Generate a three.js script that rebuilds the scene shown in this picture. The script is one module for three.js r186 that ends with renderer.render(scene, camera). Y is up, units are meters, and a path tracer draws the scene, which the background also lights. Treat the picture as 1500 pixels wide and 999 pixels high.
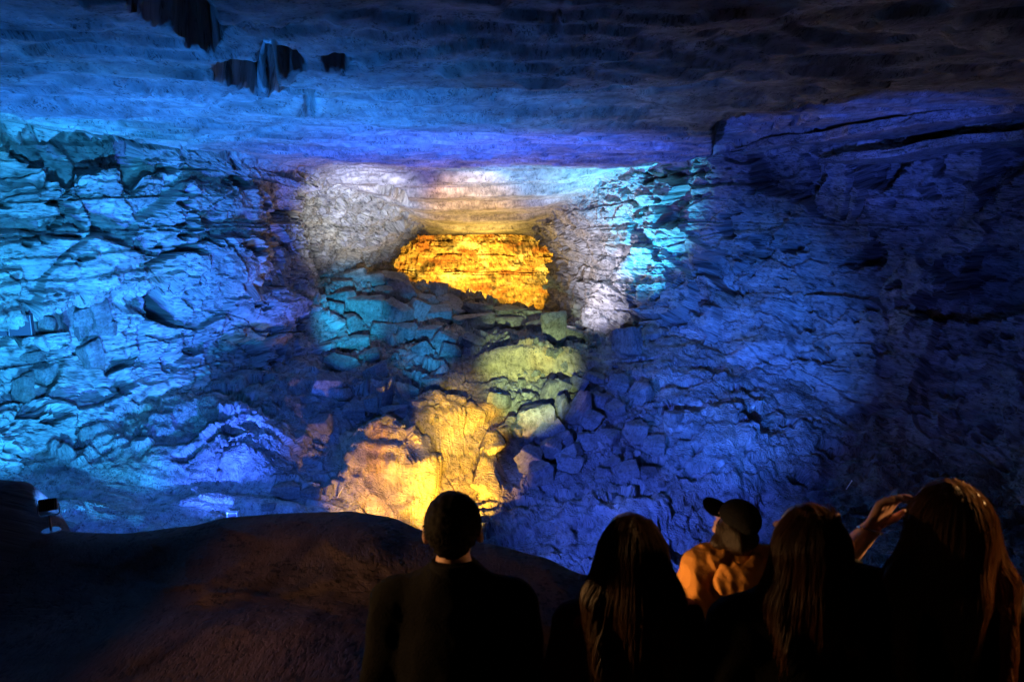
import * as THREE from 'three';
import { mergeGeometries, mergeVertices, toCreasedNormals } from 'three/addons/utils/BufferGeometryUtils.js';
import { RoundedBoxGeometry } from 'three/addons/geometries/RoundedBoxGeometry.js';

// ---------------------------------------------------------------- camera, darkness, exposure
const scene = new THREE.Scene();
scene.background = new THREE.Color(0, 0, 0);            // a closed cave: no sky at all
const renderer = new THREE.WebGLRenderer({ antialias: true });
renderer.toneMapping = THREE.LinearToneMapping;
renderer.toneMappingExposure = 1;
renderer.shadowMap.enabled = true;
const camera = new THREE.PerspectiveCamera(50, 1500 / 999, 0.1, 200);
camera.position.set(0, 2.5, 0);
camera.rotation.x = -10 * Math.PI / 180;
camera.focus = 22; camera.userData.fStop = 4;
camera.updateMatrixWorld(); camera.updateProjectionMatrix();

// photo pixel (1500 x 999) -> direction; at() gives the point on it at a horizontal distance (depth, metres) from the camera
const F = 1071, CP = Math.cos(camera.rotation.x), SP = Math.sin(camera.rotation.x);
function at(px, py, depth) {
  const u = (px - 750) / F, v = -(py - 499.5) / F, dy = v * CP + SP, dz = v * SP - CP, k = depth / -dz;
  return new THREE.Vector3(u * k, 2.5 + dy * k, -depth);
}
function proj(x, y, z, out) {
  const yy = y - 2.5, cy = yy * CP + z * SP, cz = -yy * SP + z * CP, k = F / Math.max(0.05, -cz);
  out[0] = 750 + x * k; out[1] = 499.5 - cy * k; return out;
}

// ---------------------------------------------------------------- noise
function rng(seed) { let a = seed | 0; return () => { a = (a + 0x6d2b79f5) | 0; let t = Math.imul(a ^ (a >>> 15), 1 | a); t = (t + Math.imul(t ^ (t >>> 7), 61 | t)) ^ t; return ((t ^ (t >>> 14)) >>> 0) / 4294967296; }; }
const PERM = new Uint8Array(512);
{ const r = rng(7), p = [...Array(256).keys()]; for (let i = 255; i > 0; i--) { const j = (r() * (i + 1)) | 0; [p[i], p[j]] = [p[j], p[i]]; } for (let i = 0; i < 512; i++) PERM[i] = p[i & 255]; }
const fade = (t) => t * t * t * (t * (t * 6 - 15) + 10), lerp = (a, b, t) => a + (b - a) * t;
const clamp = (x, a = 0, b = 1) => (x < a ? a : x > b ? b : x);
const sstep = (a, b, x) => { const t = clamp((x - a) / (b - a)); return t * t * (3 - 2 * t); };
function grad(h, x, y, z) { h &= 15; const u = h < 8 ? x : y, v = h < 4 ? y : h === 12 || h === 14 ? x : z; return ((h & 1) ? -u : u) + ((h & 2) ? -v : v); }
function n3(x, y, z) {
  const fx = Math.floor(x), fy = Math.floor(y), fz = Math.floor(z), X = fx & 255, Y = fy & 255, Z = fz & 255; x -= fx; y -= fy; z -= fz;
  const u = fade(x), v = fade(y), w = fade(z), A = PERM[X] + Y, B = PERM[X + 1] + Y, AA = PERM[A] + Z, AB = PERM[A + 1] + Z, BA = PERM[B] + Z, BB = PERM[B + 1] + Z;
  return lerp(lerp(lerp(grad(PERM[AA], x, y, z), grad(PERM[BA], x - 1, y, z), u), lerp(grad(PERM[AB], x, y - 1, z), grad(PERM[BB], x - 1, y - 1, z), u), v),
    lerp(lerp(grad(PERM[AA + 1], x, y, z - 1), grad(PERM[BA + 1], x - 1, y, z - 1), u), lerp(grad(PERM[AB + 1], x, y - 1, z - 1), grad(PERM[BB + 1], x - 1, y - 1, z - 1), u), v), w);
}
function fbm(x, y, z, o) { let a = 0.5, s = 0; for (let i = 0; i < o; i++) { s += a * n3(x, y, z); a *= 0.5; x = x * 2.03 + 17.1; y = y * 2.03 + 5.3; z = z * 2.03 + 9.7; } return s; }
function ridge(x, y, z, o) { let a = 0.5, s = 0; for (let i = 0; i < o; i++) { const n = 1 - Math.abs(n3(x, y, z)) * 1.6; s += a * n * n; a *= 0.5; x = x * 2.07 + 3.1; y = y * 2.07 + 15.3; z = z * 2.07 + 8.7; } return s; }
const W = { f1: 0, f2: 0, id: 0, x: 0, y: 0, z: 0, h: 0 };
function worley(x, y, z) {
  const ix = Math.floor(x), iy = Math.floor(y), iz = Math.floor(z); let f1 = 9, f2 = 9, id = 0, vx = 0, vy = 0, vz = 0;
  for (let a = -1; a < 2; a++) for (let b = -1; b < 2; b++) for (let c = -1; c < 2; c++) {
    const h = PERM[(PERM[(PERM[(ix + a) & 255] + iy + b) & 255] + iz + c) & 255], h2 = PERM[h + 71], h3 = PERM[h + 139];
    const dx = ix + a + 0.1 + h / 320 - x, dy = iy + b + 0.1 + h2 / 320 - y, dz = iz + c + 0.1 + h3 / 320 - z, d = dx * dx + dy * dy + dz * dz;
    if (d < f1) { f2 = f1; f1 = d; id = h * 256 + h2; vx = dx; vy = dy; vz = dz; } else if (d < f2) f2 = d;
  }
  W.f1 = Math.sqrt(f1); W.f2 = Math.sqrt(f2); W.id = (id % 1021) / 1021; W.h = (id >> 8) & 255; W.x = -vx; W.y = -vy; W.z = -vz; return W;
}
// horizontal beds of limestone: how far each bed stands out, looked up by height
const BED = new Float32Array(1600);
{ const r = rng(31); let y = 0; while (y < 1600) { const th = 10 + r() * r() * 62, p = r() * 2 - 1, tilt = (r() - 0.5) * 0.5; for (let i = 0; i < th && y + i < 1600; i++) { const t = i / th; BED[(y + i) | 0] = p + tilt * (t - 0.5) - 0.9 * (1 - sstep(0, 2.5, i)) ; } y += th; } }
const bed = (y) => { const t = clamp((y + 6) * 100, 0, 1598), i = t | 0; return lerp(BED[i], BED[i + 1], t - i); };

// ---------------------------------------------------------------- polygons drawn on the rock face (photo pixels of the undisplaced face)
function polyDist(poly, x, y) {   // signed: negative inside
  let d = 1e9, inside = false;
  for (let i = 0, j = poly.length - 1; i < poly.length; j = i++) {
    const [ax, ay] = poly[i], [bx, by] = poly[j], ex = bx - ax, ey = by - ay, t = clamp(((x - ax) * ex + (y - ay) * ey) / (ex * ex + ey * ey)), dx = x - ax - ex * t, dy = y - ay - ey * t;
    d = Math.min(d, dx * dx + dy * dy);
    if ((ay > y) !== (by > y) && x < ((bx - ax) * (y - ay)) / (by - ay) + ax) inside = !inside;
  }
  return inside ? -Math.sqrt(d) : Math.sqrt(d);
}
function pit(poly, depth, soft = 6, warp = 6) {
  const xs = poly.map((p) => p[0]), ys = poly.map((p) => p[1]);
  return { poly, depth, soft, warp, x0: Math.min(...xs) - 20, x1: Math.max(...xs) + 20, y0: Math.min(...ys) - 20, y1: Math.max(...ys) + 20 };
}
function carve(list, px, py, far) {     // metres cut into the rock at this place
  let s = 0;
  for (const p of list) {
    if (px < p.x0 || px > p.x1 || py < p.y0 || py > p.y1) continue;
    const wx = px + p.warp * (n3(px * 0.06, py * 0.06, 3.3) * 1.3 + n3(px * 0.19, py * 0.19, 7.3) * 0.8), wy = py + p.warp * (n3(px * 0.06, py * 0.06, 33.3) * 1.3 + n3(px * 0.19, py * 0.19, 17.3) * 0.8);
    const k = sstep(0, p.soft, -polyDist(p.poly, wx, wy)); if (k <= 0) continue;
    s += p.depth * k;
  }
  return s;
}

// ---------------------------------------------------------------- textures and materials
function tileNoise(N, fn) { const d = new Uint8Array(N * N * 4); for (let j = 0; j < N; j++) for (let i = 0; i < N; i++) { const v = clamp(fn(i / N, j / N)) * 255; const o = (j * N + i) * 4; d[o] = d[o + 1] = d[o + 2] = v; d[o + 3] = 255; } const t = new THREE.DataTexture(d, N, N); t.wrapS = t.wrapT = THREE.RepeatWrapping; t.magFilter = THREE.LinearFilter; t.minFilter = THREE.LinearMipmapLinearFilter; t.generateMipmaps = true; t.needsUpdate = true; return t; }
const torus = (u, v, f, fn) => { const a = u * 2 * Math.PI, b = v * 2 * Math.PI, r = f / (2 * Math.PI), R = r * 1.7; return fn((R + r * Math.cos(b)) * Math.cos(a) + 50, (R + r * Math.cos(b)) * Math.sin(a) + 50, r * Math.sin(b) + 50); };
const grainTex = tileNoise(512, (u, v) => torus(u, v, 14, (x, y, z) => 0.5 + 0.55 * fbm(x, y, z, 5) - 0.25 * sstep(0.22, 0.4, n3(x * 2.1, y * 2.1, z * 2.1))));
const mottleTex = tileNoise(1024, (u, v) => torus(u, v, 11, (x, y, z) => { const a = fbm(x, y, z, 5), s = sstep(0.16, 0.34, n3(x * 3.3, y * 3.3, z * 3.3) + 0.45 * n3(x * 8, y * 8, z * 8)), p = sstep(0.3, 0.5, n3(x * 7 + 9, y * 7, z * 7)); return 0.86 + 0.55 * a - 0.46 * s * sstep(-0.15, 0.2, n3(x * 0.6 + 3, y * 0.6, z * 0.6)) - 0.3 * p + 0.12 * n3(x * 25, y * 25, z * 25); }));
mottleTex.colorSpace = THREE.NoColorSpace;
function rockMat(name, o = {}) {
  const c = mottleTex.clone(); c.repeat.set(o.col ?? 0.5, o.col ?? 0.5); c.needsUpdate = true;
  const t = grainTex.clone(); t.repeat.set(o.rep ?? 0.9, o.rep ?? 0.9); t.needsUpdate = true;
  const m = new THREE.MeshStandardMaterial({ vertexColors: true, map: c, roughness: o.rough ?? 0.9, bumpMap: t, bumpScale: o.bump ?? 0.05, metalness: 0 });
  m.name = name; return m;
}

// ---------------------------------------------------------------- object helpers
const used = {};
function numbered(n) { const k = (used[n] = (used[n] ?? -1) + 1); return k ? n + '_' + String(k).padStart(3, '0') : n; }
function shade(o) { o.castShadow = o.receiveShadow = true; return o; }
function structure(name, geo, mat) { const m = shade(new THREE.Mesh(geo, mat)); m.name = numbered(name); m.userData = { kind: 'structure' }; scene.add(m); return m; }
function tag(o, label, category, group) { o.userData.label = label; o.userData.category = category; if (group) o.userData.group = group; return o; }
function thing(name, label, category, pos = [0, 0, 0], group) { const g = new THREE.Group(); g.name = numbered(name); g.position.set(...pos); scene.add(g); return tag(g, label, category, group); }
function part(name, geo, mat, parent) { const m = shade(new THREE.Mesh(geo, mat)); m.name = name; parent.add(m); return m; }
function gridGeo(pos, cols, nu, nv, uv, flip) {
  const g = new THREE.BufferGeometry(), idx = new Uint32Array((nu - 1) * (nv - 1) * 6); let k = 0;
  for (let j = 0; j < nv - 1; j++) for (let i = 0; i < nu - 1; i++) {
    const a = j * nu + i, b = a + 1, c = a + nu, d = c + 1;
    if (flip) { idx[k++] = a; idx[k++] = c; idx[k++] = b; idx[k++] = b; idx[k++] = c; idx[k++] = d; } else { idx[k++] = a; idx[k++] = b; idx[k++] = c; idx[k++] = b; idx[k++] = d; idx[k++] = c; }
  }
  g.setAttribute('position', new THREE.BufferAttribute(pos, 3)); g.setAttribute('color', new THREE.BufferAttribute(cols, 3)); g.setAttribute('uv', new THREE.BufferAttribute(uv, 2)); g.setIndex(new THREE.BufferAttribute(idx, 1));
  g.computeVertexNormals(); return g;
}
// rows [r0..r1] and columns [c0..c1] of a grid as a mesh of their own, keeping the normals of the whole
function subGrid(g, nu, r0, r1, c0, c1, st = 1) {
  const w = Math.floor((c1 - c0) / st) + 1, h = r1 - r0 + 1, out = {};
  for (const [n, s] of [['position', 3], ['color', 3], ['uv', 2], ['normal', 3]]) { const src = g.attributes[n].array, a = new Float32Array(w * h * s); for (let j = 0; j < h; j++) for (let i = 0; i < w; i++) { const f = ((r0 + j) * nu + c0 + i * st) * s, q = (j * w + i) * s; for (let c = 0; c < s; c++) a[q + c] = src[f + c]; } out[n] = a; }
  const q = gridGeo(out.position, out.color, w, h, out.uv, false); q.setAttribute('normal', new THREE.BufferAttribute(out.normal, 3)); return q;
}
// ---------------------------------------------------------------- the cave shell: sections (x, height) from the foot of one wall over the roof to the foot of the other
// each wall is measured at a few distances: photo pixels of the profile at that distance (in the passage: metres)
const px = (z, list) => ({ z, p: list.map(([a, b]) => { const q = at(a, b, z); return [q.x, q.y]; }) });
const m_ = (z, list) => ({ z, p: list });
// buried foot, foot, lower slope, undercut foot, undercut top, lip, panel, panel top, recess, recess top, roof lip
const LEFT = [
  m_(-7, [[-5, -1], [-5.2, -0.4], [-5.5, 0], [-5.8, 0.4], [-6, 0.8], [-6, 1.2], [-6, 2], [-6, 2.6], [-6, 3], [-5.9, 3.4], [-5.6, 3.9]]),
  m_(2, [[-10.5, -7], [-11, -4.4], [-11.6, -2.6], [-12.2, -1.4], [-12.4, -0.2], [-12, 0.1], [-12, 1.6], [-12.2, 3], [-12.8, 3.6], [-12.6, 4.2], [-11.6, 4.6]]),
  m_(12, [[-11, -7], [-11.6, -4.6], [-12.2, -2.7], [-12.7, -1.4], [-12.9, -0.3], [-12.4, 0], [-12.6, 1.6], [-12.8, 3], [-13.6, 3.6], [-13.4, 4.3], [-12.2, 4.7]]),
  px(18, [[95, 830], [55, 735], [22, 620], [-45, 548], [-62, 488], [15, 462], [0, 370], [-10, 285], [-58, 250], [-50, 205], [22, 178]]),
  px(20.6, [[330, 790], [268, 706], [222, 600], [180, 520], [168, 458], [214, 412], [204, 330], [200, 270], [182, 245], [190, 215], [236, 200]]),
  px(24.5, [[480, 660], [436, 575], [402, 500], [384, 450], [378, 420], [390, 396], [380, 340], [378, 290], [370, 270], [376, 250], [402, 236]]),
  px(28.2, [[500, 490], [476, 442], [464, 415], [458, 392], [455, 376], [457, 360], [452, 330], [452, 300], [455, 278], [460, 262], [476, 252]]),
  m_(29.6, [[-7.8, -3], [-8.25, -1.5], [-8.5, -0.5], [-8.6, 0.4], [-8.65, 0.9], [-8.6, 1.4], [-8.5, 2.2], [-8.4, 2.8], [-8.2, 3.2], [-7.9, 3.5], [-7.2, 3.65]]),
  m_(34, [[-7, -3], [-7.6, -1.4], [-7.6, -0.6], [-7.5, 0.1], [-7.4, 0.6], [-7.2, 1.1], [-7, 1.6], [-6.8, 2.1], [-6.6, 2.5], [-6.2, 2.8], [-5.6, 3]]),
  m_(38.2, [[-6.6, -4], [-6.8, -1.8], [-6.7, -1.2], [-6.6, -0.6], [-6.4, -0.1], [-6.2, 0.3], [-6, 0.8], [-5.8, 1.2], [-5.5, 1.5], [-5.1, 1.75], [-4.6, 1.9]]),
  m_(40.2, [[-6.6, -5], [-6.8, -3], [-6.8, -2], [-6.6, -1], [-6.4, -0.3], [-6.2, 0.1], [-6, 0.5], [-5.7, 0.8], [-5.4, 1], [-5, 1.15], [-4.5, 1.25]]),
  m_(41.4, [[-8, -5], [-8.4, -4], [-8.6, -3], [-8.7, -2], [-8.8, -1], [-8.8, 0], [-8.7, 0.8], [-8.5, 1.4], [-8.2, 2], [-7.6, 2.4], [-6.8, 2.6]]),
  m_(47.5, [[-9, -5], [-9.4, -4], [-9.6, -3], [-9.7, -2], [-9.8, -1], [-9.8, 0], [-9.7, 0.8], [-9.5, 1.4], [-9.2, 2], [-8.6, 2.4], [-7.8, 2.6]]),
];
// corner, wall top, mid, lower, skirt top, skirt, foot, buried foot
const RIGHT = [
  m_(-7, [[5.6, 4], [6, 3.6], [6, 2.2], [6, 0.8], [5.8, 0.4], [5.5, 0], [5.2, -0.4], [5, -1]]),
  m_(2, [[13.6, 5], [14.4, 4.4], [14.7, 2.2], [14.6, -0.2], [13.7, -2.4], [12.6, -4], [11, -5.6], [10.4, -8]]),
  m_(12, [[13.8, 5], [14.6, 4.4], [15, 2.2], [14.9, -0.2], [14, -2.4], [12.8, -4], [11.2, -5.8], [10.6, -8]]),
  px(17, [[1640, 150], [1690, 190], [1710, 330], [1700, 480], [1640, 600], [1560, 715], [1450, 830], [1400, 960]]),
  px(20, [[1440, 165], [1480, 195], [1500, 330], [1490, 460], [1440, 555], [1370, 645], [1275, 745], [1230, 860]]),
  px(23, [[1230, 192], [1262, 217], [1282, 320], [1268, 425], [1222, 500], [1160, 575], [1108, 660], [1078, 770]]),
  px(26, [[1075, 216], [1092, 235], [1102, 310], [1092, 385], [1066, 432], [1032, 490], [998, 548], [978, 630]]),
  px(28, [[982, 238], [990, 255], [1000, 320], [1000, 380], [986, 420], [966, 458], [944, 498], [930, 570]]),
  px(29.4, [[900, 254], [915, 270], [930, 320], [935, 370], [925, 415], [905, 458], [888, 508], [878, 570]]),
  m_(30.8, [[3.3, 3.5], [3.7, 3.1], [3.95, 2.3], [4.1, 1.4], [3.9, 0.4], [3.6, -0.8], [3.3, -2.0], [3.2, -3.6]]),
  m_(34, [[2.2, 2.7], [2.7, 2.2], [3, 1.6], [3.2, 0.8], [3.2, 0], [3, -1], [2.8, -2.1], [2.7, -3.6]]),
  m_(38.2, [[1.2, 1.8], [1.6, 1.5], [1.9, 1], [2.15, 0.3], [2.2, -0.5], [2.1, -1.2], [2.1, -2.2], [2, -3.8]]),
  m_(40.2, [[1.2, 1.2], [1.7, 0.9], [2, 0.5], [2.2, 0], [2.3, -0.7], [2.3, -1.5], [2.2, -2.6], [2.1, -4.6]]),
  m_(41.4, [[2.4, 2.5], [3.2, 2], [3.8, 1.2], [4, 0.2], [4, -1], [3.8, -2], [3.6, -3.4], [3.4, -5]]),
  m_(47.5, [[3.4, 2.5], [4.2, 2], [4.8, 1.2], [5, 0.2], [5, -1], [4.8, -2], [4.6, -3.4], [4.4, -5]]),
];
const ROOF = [[-7, 4.3], [6, 4.3], [12, 4.28], [20, 4.25], [26, 4.2], [28.5, 4.08], [28.9, 4.0], [29.25, 3.62], [30.1, 3.5], [30.5, 3.12], [32, 2.95], [32.4, 2.62], [34.6, 2.4], [35, 2.1], [37.6, 1.85], [38, 1.62], [40.2, 1.35], [41.4, 2.8], [47.5, 2.9]];
const KPTS = 24;
const catmull = (a, b, c, d, t) => { const lo = Math.min(b, c), hi = Math.max(b, c), m = (hi - lo) * 0.15 + 0.02; return clamp(0.5 * (2 * b + (c - a) * t + (2 * a - 5 * b + 4 * c - d) * t * t + (3 * b - a - 3 * c + d) * t * t * t), lo - m, hi + m); };
function profile(list, z) {
  let i = 0; while (i < list.length - 2 && list[i + 1].z < z) i++;
  const n = list.length, t = clamp((z - list[i].z) / (list[i + 1].z - list[i].z)), A = list[Math.max(0, i - 1)].p, B = list[i].p, C = list[i + 1].p, D = list[Math.min(n - 1, i + 2)].p;
  return B.map((b, k) => [catmull(A[k][0], b[0], C[k][0], D[k][0], t), catmull(A[k][1], b[1], C[k][1], D[k][1], t)]);
}
function sectionAt(z) {                                   // 24 points at this distance
  const l = profile(LEFT, z), r = profile(RIGHT, z), a = l[10], b = r[0], c = [];
  let i = 0; while (i < ROOF.length - 2 && ROOF[i + 1][0] < z) i++;
  const mid = lerp(ROOF[i][1], ROOF[i + 1][1], clamp((z - ROOF[i][0]) / (ROOF[i + 1][0] - ROOF[i][0])));
  for (let k = 1; k <= 5; k++) { const t = k / 6, e = lerp(a[1], b[1], t), w = Math.sin(Math.PI * t); c.push([lerp(a[0], b[0], t), lerp(e, mid, w ** 0.28)]); }
  return [...l, ...c, ...r];
}
// where the beds have broken out and dark hollows remain
const PITS = [
  pit([[170, -30], [270, -30], [332, 28], [312, 62], [270, 50], [215, 20]], 0.7, 7, 5),
  pit([[308, 68], [345, 60], [375, 68], [385, 45], [400, 46], [432, 62], [456, 80], [402, 80], [405, 95], [430, 113], [472, 110], [466, 126], [450, 142], [418, 139], [395, 119], [375, 116], [340, 98], [315, 86]], 0.6, 6, 4),
  pit([[466, 70], [500, 62], [512, 68], [505, 84], [480, 78]], 0.45, 5, 3),
  pit([[445, 146], [470, 150], [455, 170], [440, 160]], 0.3, 5, 5),
  pit([[150, 100], [260, 115], [345, 140], [330, 152], [240, 132], [170, 118]], 0.14, 10, 14),
  pit([[-80, 195], [0, 184], [40, 182], [100, 196], [150, 210], [205, 200], [222, 240], [216, 292], [190, 282], [160, 252], [112, 262], [102, 302], [95, 345], [85, 320], [92, 270], [50, 240], [0, 222], [-80, 240]], 0.75, 10, 9),
  pit([[224, 446], [237, 425], [247, 450], [259, 462], [258, 480], [230, 479]], 1.6, 5, 3),
  pit([[218, 396], [248, 366], [270, 354], [302, 366], [286, 373], [265, 372], [242, 386], [224, 400]], 1.1, 5, 4),
  pit([[288, 398], [296, 396], [296, 412], [290, 414]], 1.0, 3, 3),
  pit([[238, 512], [246, 508], [247, 545], [241, 542]], 0.3, 3, 2),
  pit([[150, 540], [170, 525], [205, 522], [190, 535], [160, 545]], 1.2, 4, 4),
  pit([[1010, 376], [1040, 371], [1060, 358], [1068, 385], [1077, 425], [1060, 431], [1040, 414], [1012, 402]], 1.3, 7, 6),
  pit([[957, 305], [985, 288], [1001, 320], [986, 341], [958, 334]], 1.0, 7, 5),
  pit([[1040, 335], [1060, 325], [1080, 345], [1065, 352]], 1.2, 4, 4),
  pit([[1090, 222], [1203, 206], [1206, 258], [1182, 300], [1130, 292], [1092, 268]], 1.0, 8, 7),
  pit([[1232, 226], [1330, 222], [1425, 210], [1400, 226], [1332, 238], [1290, 282], [1256, 272]], 1.4, 6, 7),
  pit([[1440, 200], [1620, 190], [1620, 260], [1500, 240], [1445, 300], [1430, 330], [1428, 270]], 1.0, 8, 9),
  pit([[1238, 250], [1248, 250], [1250, 310], [1240, 330]], 0.5, 4, 4),
  pit([[1403, 372], [1440, 359], [1500, 368], [1620, 370], [1620, 430], [1455, 472], [1380, 472], [1338, 462], [1335, 430], [1396, 430]], 1.5, 8, 7),
  pit([[1130, 360], [1165, 352], [1172, 368], [1140, 372]], 1.0, 5, 5),
  pit([[1225, 388], [1262, 370], [1290, 330], [1298, 392]], 1.3, 6, 5),
  pit([[1120, 460], [1160, 462], [1172, 480], [1150, 474]], 0.3, 4, 4),
  pit([[545, 270], [570, 268], [590, 278], [606, 305], [590, 298], [565, 285]], 0.5, 4, 3),
  pit([[500, 292], [545, 288], [540, 296], [490, 308]], 0.25, 4, 4),
];
// beyond this broken edge the lowest roof bed has fallen away
const STEP = [pit([[1046, 182], [1110, 165], [1200, 148], [1310, 126], [1420, 107], [1800, 36], [1800, 300], [1046, 300]], 0.6, 4, 5)];
const Z0 = -7, Z1 = 47.5, MOUTH = 29.2;
const rowsZ = [];
for (let i = 0; i < 24; i++) rowsZ.push(lerp(-7, 5, i / 24));
for (let i = 0; i < 130; i++) rowsZ.push(1 / lerp(1 / 5, 1 / 16, i / 130));
for (let i = 0; i < 330; i++) rowsZ.push(lerp(16, MOUTH, (i / 330) ** 0.92));
for (let i = 0; i < 220; i++) rowsZ.push(lerp(MOUTH, 40.6, i / 220));
for (let i = 0; i <= 20; i++) rowsZ.push(lerp(40.6, Z1, i / 20));
const NV = rowsZ.length, mouthRow = rowsZ.findIndex((z) => z >= MOUTH);
// columns: fine parameter along the section (index among the 24 points)
const colT = [];
for (let i = 0; i < 40; i++) colT.push(lerp(0, 1, i / 40));
for (let i = 0; i < 400; i++) colT.push(lerp(1, 10, i / 400));
const cL = colT.length;
for (let i = 0; i < 560; i++) colT.push(lerp(10, 16, i / 560));
const cR = colT.length;
for (let i = 0; i < 380; i++) colT.push(lerp(16, 22, i / 380));
for (let i = 0; i <= 30; i++) colT.push(lerp(22, 23, i / 30));
const NU = colT.length;
console.log('shell', NU, NV, NU * NV);
const SH = { pos: new Float32Array(NU * NV * 3), col: new Float32Array(NU * NV * 3), uv: new Float32Array(NU * NV * 2) };
const LIME = [0.43, 0.42, 0.40];
function mineral(x, y, z, out, dirt = 1) {                 // colour of bare limestone: bleached, tan and manganese-dark patches
  const a = fbm(x * 0.7, y * 1.6, z * 0.7, 4), b = fbm(x * 3.1 + 9, y * 4.3, z * 3.1, 3), c = n3(x * 9, y * 11, z * 9) + 0.5 * n3(x * 21, y * 23, z * 21);
  let k = 0.86 + 0.7 * a + 0.45 * b + 0.12 * c;
  const spot = sstep(0.28, 0.5, n3(x * 5.3, y * 6.1, z * 5.3) + 0.5 * n3(x * 13, y * 15, z * 13)); k *= 1 - 0.55 * spot * dirt;
  const red = sstep(0.0, 0.45, fbm(x * 0.5 + 40, y * 0.9, z * 0.5, 3));
  out[0] = LIME[0] * k; out[1] = LIME[1] * k * (1 - 0.10 * red); out[2] = LIME[2] * k * (1 - 0.25 * red); return out;
}
function facets(x, y, z, f, amp, tilt = 1.3, joint = 0.5) {   // broken blocks: each cell a face of its own level and slope, some joints open
  const w = worley(x * f + 0.3 * n3(x * f * 1.7, y * f * 1.7, z * f * 1.7), y * f * 1.35 + 0.2 * n3(y * f * 2, z * f, x * f), z * f + 0.3 * n3(z * f * 1.7, x * f, y * f)), e = w.f2 - w.f1, h = w.h;
  const tx = PERM[h + 11] / 127.5 - 1, ty = PERM[h + 57] / 127.5 - 1, tz = PERM[h + 101] / 127.5 - 1;
  return amp * ((w.id - 0.5) * 0.9 + (w.x * tx + w.y * ty + w.z * tz) * tilt) * sstep(0, 0.05, e) + amp * joint * (1 - sstep(0, 0.05, e)) * (h > 90 ? 1 : 0.15);
}
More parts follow.
